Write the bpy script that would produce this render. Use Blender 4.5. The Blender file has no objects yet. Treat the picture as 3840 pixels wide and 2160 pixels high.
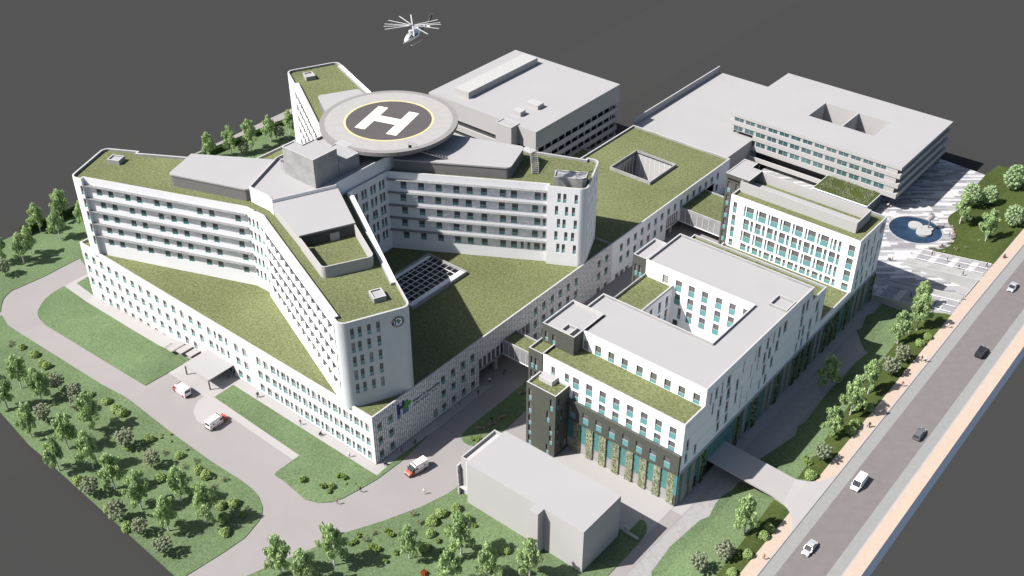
import bpy, bmesh, math, random
from mathutils import Vector, Matrix
R = math.radians
rnd = random.Random(7)
S = bpy.context.scene
COL = S.collection

# ---------------- camera ----------------
cam = bpy.data.cameras.new('camera')
camo = bpy.data.objects.new('camera', cam); COL.objects.link(camo)
S.camera = camo
cam.sensor_width = 36.0; cam.sensor_fit = 'HORIZONTAL'
cam.lens = 36.0 * 4197.6 / 3840.0
cam.clip_start = 1.0; cam.clip_end = 6000.0
YAW, PITCH = R(50.55), 0.6121
def _rot(v): return Vector((math.sin(YAW)*v[0]-math.cos(YAW)*v[1], math.cos(YAW)*v[0]+math.sin(YAW)*v[1], v[2]))
_hx, _hy = math.sin(YAW), math.cos(YAW)
cam_right = right = Vector((_hx, _hy, 0)); fwd_h = Vector((-_hy, _hx, 0))
fwd = fwd_h*math.cos(PITCH) - Vector((0, 0, 1))*math.sin(PITCH)
up = right.cross(fwd)
camo.matrix_world = Matrix(((right.x, up.x, -fwd.x, 0), (right.y, up.y, -fwd.y, 0), (right.z, up.z, -fwd.z, 180.0), (0, 0, 0, 1)))

# ---------------- world, sun, exposure ----------------
SUN_AZ, SUN_EL = R(51.5), R(47.5)          # direction the light travels towards (x, y), height of the sun
W = bpy.data.worlds.new('World'); S.world = W; W.use_nodes = True
nt = W.node_tree; bg = nt.nodes['Background']
sky = nt.nodes.new('ShaderNodeTexSky'); sky.sky_type = 'NISHITA'; sky.sun_disc = False
sky.sun_elevation = SUN_EL
_ts = Vector((-math.cos(SUN_AZ), -math.sin(SUN_AZ)))
sky.sun_rotation = math.atan2(_ts.x, _ts.y)
sky.altitude = 0; sky.air_density = 1.0; sky.dust_density = 2.0; sky.ozone_density = 1.0
nt.links.new(sky.outputs[0], bg.inputs[0]); bg.inputs[1].default_value = 0.066
sun = bpy.data.lights.new('sun', 'SUN'); sun.energy = 4.9; sun.angle = R(0.6); sun.color = (1.0, 0.96, 0.925)
suno = bpy.data.objects.new('sun', sun); COL.objects.link(suno)
tosun = Vector((-math.cos(SUN_AZ)*math.cos(SUN_EL), -math.sin(SUN_AZ)*math.cos(SUN_EL), math.sin(SUN_EL)))
suno.rotation_euler = tosun.to_track_quat('Z', 'Y').to_euler()
S.view_settings.view_transform = 'Standard'; S.view_settings.look = 'None'
S.view_settings.exposure = 1.0; S.view_settings.gamma = 1.0; S.view_settings.use_curve_mapping = False

# ---------------- terrain height ----------------
def clip(v, a, b): return max(a, min(b, v))
def g(x, y):
    a = 0.02*(min(y, 254)-157) if y > 157 else 0.0
    if y > 255 and x > -100: a = 3.0
    elif y > 254 and x > -100: a = 1.94+(y-254)*1.06
    d = -0.076*clip(-205-x, 0, 50)
    t = clip((x+74)/12.0, 0, 1); r = 4+0.029*(min(y, 262)-170)
    return (a+d)*(1-t)+r*t

# ---------------- materials ----------------
M = {}
BRIGHT = {'render_white', 'wall_pale', 'panel_silver', 'frame_white', 'car_white', 'slab_side', 'teal', 'paint_cream', 'paint_yellow', 'headlamp', 'skin', 'cloth_white', 'car_silver', 'trunk_pale'}
AK = 0.53      # one scale for the mid tones, the exposure makes up for it
def nodes(name):
    m = bpy.data.materials.new(name); m.use_nodes = True
    n = m.node_tree; b = n.nodes['Principled BSDF']; M[name] = m
    return m, n, b
def plain(name, col, rough=0.7, metal=0.0, var=0.0, scale=0.4, detail=4, bump=0.0, spec=0.3):
    if name not in BRIGHT: col = tuple(c*AK for c in col)
    m, n, b = nodes(name)
    b.inputs['Roughness'].default_value = rough; b.inputs['Metallic'].default_value = metal
    b.inputs['Specular IOR Level'].default_value = spec
    if var > 0 or bump > 0:
        tc = n.nodes.new('ShaderNodeTexCoord'); nz = n.nodes.new('ShaderNodeTexNoise')
        nz.inputs['Scale'].default_value = scale; nz.inputs['Detail'].default_value = detail
        n.links.new(tc.outputs['Object'], nz.inputs['Vector'])
        rp = n.nodes.new('ShaderNodeValToRGB')
        rp.color_ramp.elements[0].position = 0.3; rp.color_ramp.elements[1].position = 0.7
        rp.color_ramp.elements[0].color = [c*(1-var) for c in col]+[1]
        rp.color_ramp.elements[1].color = [min(1, c*(1+var)) for c in col]+[1]
        n.links.new(nz.outputs[0], rp.inputs[0]); n.links.new(rp.outputs[0], b.inputs['Base Color'])
        if bump > 0:
            bp = n.nodes.new('ShaderNodeBump'); bp.inputs['Strength'].default_value = bump; bp.inputs['Distance'].default_value = 0.1
            n.links.new(nz.outputs[0], bp.inputs['Height']); n.links.new(bp.outputs[0], b.inputs['Normal'])
    else:
        b.inputs['Base Color'].default_value = list(col)+[1]
    return m
def grass(name, cols, s1=2.2, s2=0.05, fine=9.0, stretch=None):
    cols = [tuple(v*AK for v in c) for c in cols]
    m, n, b = nodes(name); b.inputs['Roughness'].default_value = 0.95; b.inputs['Specular IOR Level'].default_value = 0.1
    tc = n.nodes.new('ShaderNodeTexCoord')
    mp = n.nodes.new('ShaderNodeMapping'); n.links.new(tc.outputs['Object'], mp.inputs['Vector'])
    if stretch: mp.inputs['Rotation'].default_value = (0, 0, R(stretch[1])); mp.inputs['Scale'].default_value = (1.0, stretch[0], 1)
    a = n.nodes.new('ShaderNodeTexNoise'); a.inputs['Scale'].default_value = s1; a.inputs['Detail'].default_value = 6; a.inputs['Roughness'].default_value = 0.75
    n.links.new(mp.outputs[0], a.inputs['Vector'])
    rp = n.nodes.new('ShaderNodeValToRGB'); e = rp.color_ramp.elements
    e[0].position = 0.32; e[0].color = cols[0]+(1,); e[1].position = 0.72; e[1].color = cols[2]+(1,)
    x = e.new(0.52); x.color = cols[1]+(1,)
    n.links.new(a.outputs[0], rp.inputs[0])
    big = n.nodes.new('ShaderNodeTexNoise'); big.inputs['Scale'].default_value = s2; big.inputs['Detail'].default_value = 4
    n.links.new(tc.outputs['Object'], big.inputs['Vector'])
    mr = n.nodes.new('ShaderNodeMapRange'); mr.inputs[1].default_value = 0.35; mr.inputs[2].default_value = 0.7; mr.inputs[3].default_value = 0.86; mr.inputs[4].default_value = 1.18
    n.links.new(big.outputs[0], mr.inputs[0])
    hs = n.nodes.new('ShaderNodeHueSaturation'); n.links.new(rp.outputs[0], hs.inputs['Color']); n.links.new(mr.outputs[0], hs.inputs['Value'])
    sp = n.nodes.new('ShaderNodeTexNoise'); sp.inputs['Scale'].default_value = fine; sp.inputs['Detail'].default_value = 2
    n.links.new(tc.outputs['Object'], sp.inputs['Vector'])
    r2 = n.nodes.new('ShaderNodeValToRGB'); r2.color_ramp.elements[0].position = 0.63; r2.color_ramp.elements[1].position = 0.72
    n.links.new(sp.outputs[0], r2.inputs[0])
    mx = n.nodes.new('ShaderNodeMixRGB'); mx.inputs[2].default_value = cols[3]+(1,)
    n.links.new(r2.outputs[0], mx.inputs[0]); n.links.new(hs.outputs[0], mx.inputs[1]); n.links.new(mx.outputs[0], b.inputs['Base Color'])
    bp = n.nodes.new('ShaderNodeBump'); bp.inputs['Strength'].default_value = 0.6; bp.inputs['Distance'].default_value = 0.2
    n.links.new(a.outputs[0], bp.inputs['Height']); n.links.new(bp.outputs[0], b.inputs['Normal'])
    return m
def ribbed(name, col, dark, bs=1.0, rh=0.33, ms=0.035):
    m, n, b = nodes(name); b.inputs['Roughness'].default_value = 0.6; b.inputs['Specular IOR Level'].default_value = 0.25
    tc = n.nodes.new('ShaderNodeTexCoord'); sx = n.nodes.new('ShaderNodeSeparateXYZ'); n.links.new(tc.outputs['Object'], sx.inputs[0])
    ad = n.nodes.new('ShaderNodeMath'); ad.operation = 'ADD'; n.links.new(sx.outputs[0], ad.inputs[0]); n.links.new(sx.outputs[1], ad.inputs[1])
    cb = n.nodes.new('ShaderNodeCombineXYZ'); n.links.new(sx.outputs[2], cb.inputs[0]); n.links.new(ad.outputs[0], cb.inputs[1])
    br = n.nodes.new('ShaderNodeTexBrick'); br.offset = 0.37; br.offset_frequency = 2; br.squash = 0.8; br.squash_frequency = 3
    br.inputs['Scale'].default_value = 1.0; br.inputs['Brick Width'].default_value = 1.9; br.inputs['Row Height'].default_value = rh
    br.inputs['Mortar Size'].default_value = ms; br.inputs['Mortar Smooth'].default_value = 0.6
    br.inputs['Color1'].default_value = col+(1,); br.inputs['Color2'].default_value = tuple(c*0.86 for c in col)+(1,); br.inputs['Mortar'].default_value = dark+(1,)
    n.links.new(cb.outputs[0], br.inputs['Vector']); n.links.new(br.outputs['Color'], b.inputs['Base Color'])
    bp = n.nodes.new('ShaderNodeBump'); bp.inputs['Strength'].default_value = bs; bp.inputs['Distance'].default_value = 0.12; bp.invert = True
    n.links.new(br.outputs['Fac'], bp.inputs['Height']); n.links.new(bp.outputs[0], b.inputs['Normal'])
    return m
def tiles(name, c1, c2, c3, w, h, rot, mortar=0.0, mc=(0.4, 0.4, 0.4), var=0.0):
    c1, c2, c3, mc = [tuple(v*AK for v in c) for c in (c1, c2, c3, mc)]
    m, n, b = nodes(name); b.inputs['Roughness'].default_value = 0.8
    tc = n.nodes.new('ShaderNodeTexCoord'); mp = n.nodes.new('ShaderNodeMapping'); mp.inputs['Rotation'].default_value = (0, 0, R(rot))
    n.links.new(tc.outputs['Object'], mp.inputs['Vector'])
    br = n.nodes.new('ShaderNodeTexBrick'); br.offset = 0.5; br.offset_frequency = 2; br.squash = 1.6; br.squash_frequency = 3
    br.inputs['Scale'].default_value = 1; br.inputs['Brick Width'].default_value = w; br.inputs['Row Height'].default_value = h
    br.inputs['Mortar Size'].default_value = mortar; br.inputs['Bias'].default_value = 0.0
    br.inputs['Color1'].default_value = (0, 0, 0, 1); br.inputs['Color2'].default_value = (1, 1, 1, 1); br.inputs['Mortar'].default_value = (0.5, 0.5, 0.5, 1)
    n.links.new(mp.outputs[0], br.inputs['Vector'])
    rp = n.nodes.new('ShaderNodeValToRGB'); rp.color_ramp.interpolation = 'CONSTANT' if mortar == 0 else 'LINEAR'
    e = rp.color_ramp.elements; e[0].position = 0; e[0].color = c1+(1,); e[1].position = 0.42; e[1].color = c2+(1,); x = e.new(0.7); x.color = c3+(1,)
    n.links.new(br.outputs['Color'], rp.inputs[0])
    out = rp.outputs[0]
    if mortar > 0:
        mx = n.nodes.new('ShaderNodeMixRGB'); mx.inputs[2].default_value = mc+(1,); n.links.new(br.outputs['Fac'], mx.inputs[0]); n.links.new(out, mx.inputs[1]); out = mx.outputs[0]
    nz = n.nodes.new('ShaderNodeTexNoise'); nz.inputs['Scale'].default_value = 0.9; nz.inputs['Detail'].default_value = 5
    n.links.new(tc.outputs['Object'], nz.inputs['Vector'])
    mr = n.nodes.new('ShaderNodeMapRange'); mr.inputs[1].default_value = 0.3; mr.inputs[2].default_value = 0.7; mr.inputs[3].default_value = 1-var; mr.inputs[4].default_value = 1+var*0.6
    n.links.new(nz.outputs[0], mr.inputs[0])
    hs = n.nodes.new('ShaderNodeHueSaturation'); n.links.new(out, hs.inputs['Color']); n.links.new(mr.outputs[0], hs.inputs['Value'])
    n.links.new(hs.outputs[0], b.inputs['Base Color'])
    return m
def perforated(name, col, alpha):
    m, n, b = nodes(name); b.inputs['Roughness'].default_value = 0.5; b.inputs['Base Color'].default_value = col+(1,)
    tc = n.nodes.new('ShaderNodeTexCoord'); v = n.nodes.new('ShaderNodeTexVoronoi'); v.inputs['Scale'].default_value = 5.0
    n.links.new(tc.outputs['Object'], v.inputs['Vector'])
    lt = n.nodes.new('ShaderNodeMath'); lt.operation = 'GREATER_THAN'; lt.inputs[1].default_value = alpha
    n.links.new(v.outputs['Distance'], lt.inputs[0]); n.links.new(lt.outputs[0], b.inputs['Alpha'])
    return m

plain('render_white', (0.80, 0.80, 0.80), 0.75, var=0.02, scale=0.3)
plain('wall_pale', (0.62, 0.62, 0.63), 0.75, var=0.03, scale=0.25, bump=0.05)
plain('panel_silver', (0.43, 0.45, 0.46), 0.42, var=0.03, scale=0.5, spec=0.5)
plain('model_grey', (0.60, 0.585, 0.575), 0.8, var=0.015, scale=0.08)
plain('roof_grey', (0.51, 0.50, 0.50), 0.85, var=0.02, scale=0.1)
plain('penthouse_grey', (0.26, 0.25, 0.245), 0.7, var=0.03, scale=0.3)
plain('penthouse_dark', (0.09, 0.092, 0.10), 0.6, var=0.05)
plain('concrete', (0.45, 0.45, 0.44), 0.85, var=0.16, scale=0.35, detail=8, bump=0.15)
plain('cap_pale', (0.66, 0.65, 0.64), 0.8, var=0.05, scale=0.8)
plain('slab_white', (0.55, 0.55, 0.54), 0.85, var=0.06, scale=0.22, detail=7)
plain('olive_dark', (0.115, 0.122, 0.102), 0.75, var=0.08, scale=1.5, bump=0.1)
plain('teal', (0.105, 0.25, 0.25), 0.35, var=0.05, scale=0.7, spec=0.5)
plain('teal_wall', (0.12, 0.33, 0.32), 0.4, var=0.05, scale=0.7, spec=0.5)
plain('panel_blind', (0.52, 0.50, 0.49), 0.6, var=0.02)
plain('window_glass', (0.19, 0.187, 0.185), 0.2, var=0.25, scale=0.35, spec=0.7)
plain('window_glass_dim', (0.25, 0.25, 0.245), 0.2, var=0.3, scale=0.4, spec=0.6)
plain('glass_teal', (0.08, 0.19, 0.20), 0.08, var=0.5, scale=0.16, spec=0.9)
plain('curtain_glass', (0.42, 0.42, 0.43), 0.15, var=0.08, scale=0.3, spec=0.7)
plain('dark_void', (0.012, 0.012, 0.015), 0.8)
plain('black_glass', (0.01, 0.011, 0.013), 0.08, spec=0.8)
plain('steel', (0.42, 0.42, 0.44), 0.4, metal=0.6)
plain('frame_white', (0.7, 0.7, 0.7), 0.5)
plain('road_paving', (0.40, 0.375, 0.365), 0.9, var=0.025, scale=0.15)
plain('walk_paving', (0.52, 0.50, 0.49), 0.9, var=0.02, scale=0.2)
plain('asphalt_light', (0.245, 0.222, 0.215), 0.9, var=0.06, scale=0.5, detail=8)
plain('strip_grey', (0.36, 0.365, 0.355), 0.9, var=0.05, scale=1.2, detail=6)
plain('kerb_stone', (0.52, 0.49, 0.50), 0.8, var=0.04)
plain('loggia_wall', (0.46, 0.45, 0.44), 0.8)
plain('well_white', (0.66, 0.655, 0.65), 0.5)
plain('slab_side', (0.55, 0.57, 0.60), 0.8)  # blue of the shaded slab face put into the colour
plain('backdrop_dark', (0.064, 0.0645, 0.063), 0.95, spec=0.0)
plain('pad_dark', (0.125, 0.112, 0.112), 0.8, var=0.05, scale=0.4)
plain('paint_yellow', (0.48, 0.40, 0.20), 0.6)
plain('paint_cream', (0.60, 0.56, 0.46), 0.6)  # bright cream stands in for the glow of the H, nothing emits
plain('water', (0.030, 0.062, 0.115), 0.07, var=0.25, scale=0.25, spec=0.6, bump=0.03)
plain('bark', (0.20, 0.18, 0.165), 0.9, var=0.3, scale=3)
plain('trunk_pale', (0.42, 0.41, 0.40), 0.85, var=0.35, scale=4)
plain('navy', (0.012, 0.018, 0.06), 0.3, spec=0.6)
plain('logo_blue', (0.02, 0.03, 0.18), 0.5)
plain('logo_sky', (0.14, 0.22, 0.55), 0.5)
plain('logo_green', (0.10, 0.42, 0.06), 0.5)
plain('tyre', (0.02, 0.02, 0.02), 0.8)
plain('rim', (0.45, 0.45, 0.46), 0.35, metal=0.7)
plain('car_silver', (0.50, 0.50, 0.51), 0.25, metal=0.4, spec=0.6)
plain('car_grey', (0.30, 0.30, 0.32), 0.25, metal=0.4, spec=0.6)
plain('car_black', (0.035, 0.036, 0.042), 0.2, spec=0.6)
plain('car_white', (0.78, 0.78, 0.78), 0.3, spec=0.6)
plain('amb_red', (0.72, 0.13, 0.07), 0.4, spec=0.5)
plain('car_glass', (0.035, 0.04, 0.045), 0.06, spec=0.9)
plain('headlamp', (0.75, 0.75, 0.72), 0.2)
plain('taillamp', (0.35, 0.02, 0.02), 0.3)
plain('wood', (0.33, 0.26, 0.19), 0.8, var=0.15, scale=3)
grass('grass_roof', ((0.095, 0.115, 0.045), (0.215, 0.240, 0.105), (0.33, 0.34, 0.19), (0.50, 0.49, 0.38)), 1.7, 0.045, 5.0)
grass('grass_lawn', ((0.085, 0.145, 0.060), (0.175, 0.255, 0.120), (0.255, 0.325, 0.180), (0.42, 0.45, 0.32)), 1.9, 0.06, 6.0)
grass('grass_mown', ((0.045, 0.068, 0.016), (0.082, 0.115, 0.030), (0.125, 0.150, 0.050), (0.20, 0.19, 0.08)), 1.1, 0.08, 3.0, stretch=(3.0, 40))
grass('living_wall', ((0.16, 0.19, 0.10), (0.50, 0.50, 0.36), (0.72, 0.70, 0.56), (0.9, 0.88, 0.8)), 2.6, 0.3, 6.0)
ribbed('wall_ribbed', (0.66, 0.66, 0.665), (0.17, 0.17, 0.18), 1.0, 0.62, 0.10)
ribbed('wall_ribbed_sunlit', (0.60, 0.595, 0.59), (0.40, 0.395, 0.39), 0.25, 0.5, 0.05)  # same cladding on the sunny side, the sun's wash painted as paler joints
tiles('plaza_tiles', (0.72, 0.71, 0.71), (0.46, 0.455, 0.465), (0.34, 0.335, 0.35), 4.6, 1.0, -39.5, var=0.07)
tiles('orange_paving', (0.64, 0.49, 0.38), (0.66, 0.515, 0.405), (0.62, 0.47, 0.36), 0.6, 0.35, 0, mortar=0.03, mc=(0.76, 0.64, 0.54), var=0.03)
tiles('grey_pavers', (0.42, 0.405, 0.405), (0.45, 0.435, 0.43), (0.40, 0.385, 0.385), 0.9, 0.6, 20, mortar=0.04, mc=(0.5, 0.49, 0.48), var=0.07)
perforated('mesh_grey', (0.20, 0.20, 0.20), 0.42)
perforated('mesh_beige', (0.27, 0.26, 0.25), 0.36)
def leafmat(name, cols):
    cols = [tuple(min(.8, v*1.05) for v in c) for c in cols]
    m, n, b = nodes(name); b.inputs['Roughness'].default_value = 0.75; b.inputs['Specular IOR Level'].default_value = 0.15
    gi = n.nodes.new('ShaderNodeNewGeometry'); rp = n.nodes.new('ShaderNodeValToRGB')
    e = rp.color_ramp.elements; e[0].color = cols[0]+(1,); e[1].color = cols[2]+(1,); x = e.new(0.5); x.color = cols[1]+(1,)
    n.links.new(gi.outputs['Random Per Island'], rp.inputs[0]); n.links.new(rp.outputs[0], b.inputs['Base Color'])
    ts = n.nodes.new('ShaderNodeBsdfTranslucent'); n.links.new(rp.outputs[0], ts.inputs[0])
    mx = n.nodes.new('ShaderNodeMixShader'); mx.inputs[0].default_value = 0.42
    out = n.nodes['Material Output']; n.links.new(b.outputs[0], mx.inputs[1]); n.links.new(ts.outputs[0], mx.inputs[2]); n.links.new(mx.outputs[0], out.inputs[0])
    return m
leafmat('leaf_birch', ((0.19, 0.29, 0.11), (0.32, 0.44, 0.19), (0.44, 0.54, 0.29)))
leafmat('leaf_round', ((0.20, 0.30, 0.14), (0.32, 0.43, 0.23), (0.44, 0.54, 0.33)))
leafmat('leaf_grey', ((0.17, 0.205, 0.125), (0.26, 0.29, 0.19), (0.34, 0.36, 0.25)))
leafmat('leaf_bush', ((0.17, 0.26, 0.08), (0.29, 0.39, 0.14), (0.40, 0.49, 0.22)))
leafmat('leaf_shrub', ((0.08, 0.14, 0.03), (0.16, 0.24, 0.06), (0.28, 0.36, 0.10)))
leafmat('leaf_dark', ((0.018, 0.035, 0.010), (0.032, 0.055, 0.016), (0.055, 0.085, 0.026)))
leafmat('leaf_red', ((0.18, 0.04, 0.01), (0.30, 0.08, 0.02), (0.38, 0.13, 0.04)))
leafmat('leaf_pale', ((0.16, 0.19, 0.10), (0.24, 0.27, 0.15), (0.33, 0.34, 0.22)))

# ---------------- mesh helpers ----------------
class MB:
    def __init__(s): s.v = []; s.f = []; s.m = []; s.mats = []
    def mi(s, mat):
        if mat not in s.mats: s.mats.append(mat)
        return s.mats.index(mat)
    def face(s, pts, mat):
        i = len(s.v); s.v.extend([tuple(p) for p in pts]); s.f.append(tuple(range(i, i+len(pts)))); s.m.append(s.mi(mat))
    def box(s, x0, y0, z0, x1, y1, z1, mat, bottom=True):
        a = [(x0, y0), (x1, y0), (x1, y1), (x0, y1)]
        s.prism(a, z0, z1, mat, bottom=bottom)
    def prism(s, poly, z0, z1, mat, top=True, bottom=True, topmat=None):
        n = len(poly); zz0 = z0 if callable(z0) else (lambda x, y: z0); zz1 = z1 if callable(z1) else (lambda x, y: z1)
        for i in range(n):
            p, q = poly[i], poly[(i+1) % n]
            s.face([(p[0], p[1], zz0(*p)), (q[0], q[1], zz0(*q)), (q[0], q[1], zz1(*q)), (p[0], p[1], zz1(*p))], mat)
        if top: s.face([(p[0], p[1], zz1(*p)) for p in poly], topmat or mat)
        if bottom: s.face([(p[0], p[1], zz0(*p)) for p in reversed(poly)], mat)
    def tube(s, p, q, r, mat, n=6, r2=None):
        p, q = Vector(p), Vector(q); d = (q-p).normalized(); a = d.orthogonal().normalized(); b = d.cross(a); r2 = r if r2 is None else r2
        A = [p+(a*math.cos(2*math.pi*i/n)+b*math.sin(2*math.pi*i/n))*r for i in range(n)]
        B = [q+(a*math.cos(2*math.pi*i/n)+b*math.sin(2*math.pi*i/n))*r2 for i in range(n)]
        for i in range(n):
            j = (i+1) % n; s.face([A[i], A[j], B[j], B[i]], mat)
        s.face(list(reversed(A)), mat); s.face(B, mat)
    def build(s, name, parent=None, loc=None, smooth=False):
        me = bpy.data.meshes.new(name); me.from_pydata(s.v, [], s.f)
        for mt in s.mats: me.materials.append(M[mt])
        me.polygons.foreach_set('material_index', s.m)
        if smooth: me.polygons.foreach_set('use_smooth', [True]*len(s.f))
        me.update()
        o = bpy.data.objects.new(name, me); COL.objects.link(o)
        if parent is not None: o.parent = parent
        if loc is not None: o.location = loc
        return o
def merge_smooth(o, dist=0.001):
    bm = bmesh.new(); bm.from_mesh(o.data); bmesh.ops.remove_doubles(bm, verts=bm.verts, dist=dist); bm.to_mesh(o.data); bm.free()
def thing(name, label, cat, loc=(0, 0, 0), rz=0.0, group=None):
    o = bpy.data.objects.new(name, None); COL.objects.link(o); o.location = loc; o.rotation_euler = (0, 0, rz); o.empty_display_size = 0.5
    o['label'] = label; o['category'] = cat
    if group: o['group'] = group
    return o
def tag(o, label, cat, group=None):
    o['label'] = label; o['category'] = cat
    if group: o['group'] = group
    return o
def structure(o): o['kind'] = 'structure'; return o
def stuff(o): o['kind'] = 'stuff'; return o
def dup(root, loc, rz, label=None, scale=None):
    r = root.copy(); COL.objects.link(r); r.location = loc; r.rotation_euler = (0, 0, rz)
    if scale: r.scale = scale
    if label: r['label'] = label
    for ch in root.children:
        c = ch.copy(); COL.objects.link(c); c.parent = r
        for gg in ch.children:
            d = gg.copy(); COL.objects.link(d); d.parent = c
    return r

def offset_poly(poly, d):
    n = len(poly); out = []
    for i in range(n):
        p0, p1, p2 = Vector(poly[i-1]), Vector(poly[i]), Vector(poly[(i+1) % n])
        u = (p1-p0).normalized(); v = (p2-p1).normalized()
        nu = Vector((-u.y, u.x)); nv = Vector((-v.y, v.x))
        den = u.x*v.y-u.y*v.x
        if abs(den) < 1e-6: out.append(tuple(p1+nu*d)); continue
        a = p1+nu*d; b = p1+nv*d
        t = ((b.x-a.x)*v.y-(b.y-a.y)*v.x)/den
        out.append(tuple(a+u*t))
    return out
def round_corner(p0, p1, p2, r, n=7):
    p0, p1, p2 = Vector(p0), Vector(p1), Vector(p2)
    a = (p0-p1).normalized(); b = (p2-p1).normalized(); ang = a.angle(b); t = r/math.tan(ang/2)
    s, e = p1+a*t, p1+b*t; c = p1+(a+b).normalized()*(r/math.sin(ang/2))
    a0 = math.atan2(s.y-c.y, s.x-c.x); a1 = math.atan2(e.y-c.y, e.x-c.x); d = (a1-a0+math.pi) % (2*math.pi)-math.pi
    return [(c.x+r*math.cos(a0+d*i/n), c.y+r*math.sin(a0+d*i/n)) for i in range(n+1)]

def wall(mb, P0, P1, z0, z1, holes, mat, depth=0.35, revmat=None):
    """vertical wall from P0 to P1 (outside on the right hand), with rectangular openings and their reveals"""
    P0, P1 = Vector(P0), Vector(P1); L = (P1-P0).length; u = (P1-P0)/L; n = Vector((u.y, -u.x)); revmat = revmat or mat
    f0 = z0 if callable(z0) else (lambda s: z0)
    def P(s, z, o=0.0): q = P0+u*s+n*o; return (q.x, q.y, z)
    hs = [(max(0, a), min(L, b), c, d) for a, b, c, d in holes if b > 0 and a < L]
    xs = sorted({0.0, L} | {round(h[0], 3) for h in hs} | {round(h[1], 3) for h in hs})
    zb = f0(0) if not callable(z0) else min(f0(0), f0(L))
    zs = sorted({zb, z1} | {round(h[2], 3) for h in hs} | {round(h[3], 3) for h in hs})
    for j in range(len(zs)-1):
        za, zc = zs[j], zs[j+1]; zm = (za+zc)/2; run = None
        for i in range(len(xs)-1):
            xm = (xs[i]+xs[i+1])/2
            inside = any(h[0] < xm < h[1] and h[2] < zm < h[3] for h in hs)
            if not inside and run is None: run = xs[i]
            if inside and run is not None: mb.face([P(run, za), P(xs[i], za), P(xs[i], zc), P(run, zc)], mat); run = None
        if run is not None: mb.face([P(run, za), P(L, za), P(L, zc), P(run, zc)], mat)
    for a, b, c, d in hs:
        mb.face([P(a, c), P(a, d), P(a, d, -depth), P(a, c, -depth)], revmat)
        mb.face([P(b, d), P(b, c), P(b, c, -depth), P(b, d, -depth)], revmat)
        mb.face([P(a, d), P(b, d), P(b, d, -depth), P(a, d, -depth)], revmat)
        mb.face([P(b, c), P(a, c), P(a, c, -depth), P(b, c, -depth)], revmat)

WCACHE = {}
TEALFRAC = {'w': 0.34, 'b': 0.24, 'big': 0.5, 'sh': 0.38, 'p': 0.36}
def win_parts(w, h, kind):
    """pane and teal spandrel meshes, origin at the bottom left corner of the opening, x along the wall, y inwards"""
    key = (round(w, 2), round(h, 2), kind)
    if key in WCACHE: return WCACHE[key]
    e = 0.006
    py = 0.12 if kind == 'far' else 0.30
    pane = MB(); gl = {'b': 'panel_blind', 'door': 'panel_blind', 'dim': 'window_glass_dim', 'void': 'black_glass', 'far': 'glass_teal', 'sh': 'window_glass_dim', 'cur': 'curtain_glass'}.get(kind, 'window_glass')
    pane.face([(e, py, e), (w-e, py, e), (w-e, py, h-e), (e, py, h-e)], gl)
    if kind in ('w', 'sh', 'p', 'big'):           # slim frame round the pane, mullion
        for a, b in ((e, 0.06), (w-0.06, w-e)): pane.box(a, 0.25, e, b, 0.297, h-e, 'frame_white' if kind == 'big' else 'steel')
        pane.box(0.06, 0.25, h-0.07, w-0.06, 0.297, h-e, 'steel')
    sp = None
    if kind in TEALFRAC:
        th = h*TEALFRAC[kind]; s = MB(); s.box(e, 0.12, e, w-e, 0.17, th, 'teal'); s.box(e, 0.10, th, w-e, 0.19, th+0.06, 'cap_pale'); sp = s
    me = []
    for b_, nm in ((pane, 'window'), (sp, 'spandrel')):
        if b_ is None: me.append(None); continue
        m = bpy.data.meshes.new(nm); m.from_pydata(b_.v, [], b_.f)
        for mt in b_.mats: m.materials.append(M[mt])
        m.polygons.foreach_set('material_index', b_.m); m.update(); me.append(m)
    WCACHE[key] = (me, pane, sp)
    return WCACHE[key]
class Windows:
    def __init__(s, parent, name='window', cap=98): s.p = parent; s.n = 0; s.name = name; s.cap = cap; s.rest = MB()
    def add(s, P0, P1, sx, z0, w, h, kind='w', name=None):
        P0, P1 = Vector(P0), Vector(P1); u = (P1-P0).normalized(); q = P0+u*sx; rz = math.atan2(u.y, u.x)
        me, pane, sp = win_parts(w, h, kind)
        nm = name or s.name
        if kind == 'door': nm = 'door'
        if s.n < s.cap or nm == 'door':
            if nm != 'door': s.n += 1
            o = bpy.data.objects.new(nm, me[0]); COL.objects.link(o); o.parent = s.p; o.location = (q.x, q.y, z0); o.rotation_euler = (0, 0, rz)
            if me[1]:
                t = bpy.data.objects.new('spandrel', me[1]); COL.objects.link(t); t.parent = o
        else:
            T = Matrix.Translation((q.x, q.y, z0)) @ Matrix.Rotation(rz, 4, 'Z')
            for b_ in (pane, sp):
                if b_:
                    for f, mi in zip(b_.f, b_.m): s.rest.face([T @ Vector(b_.v[i]) for i in f], b_.mats[mi])
    def finish(s):
        if s.rest.f: stuff(s.rest.build(s.name, s.p))
def facade(mb, wn, P0, P1, z0, z1, wins, mat, depth=0.35, extra=(), revmat=None):
    """wins: (s, ztop, w, h, kind)"""
    holes = [(a, a+w, zt-h, zt) for a, zt, w, h, k in wins]+list(extra)
    wall(mb, P0, P1, z0, z1, holes, mat, depth, revmat)
    for a, zt, w, h, k in wins: wn.add(P0, P1, a, zt-h, w, h, k)
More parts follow.
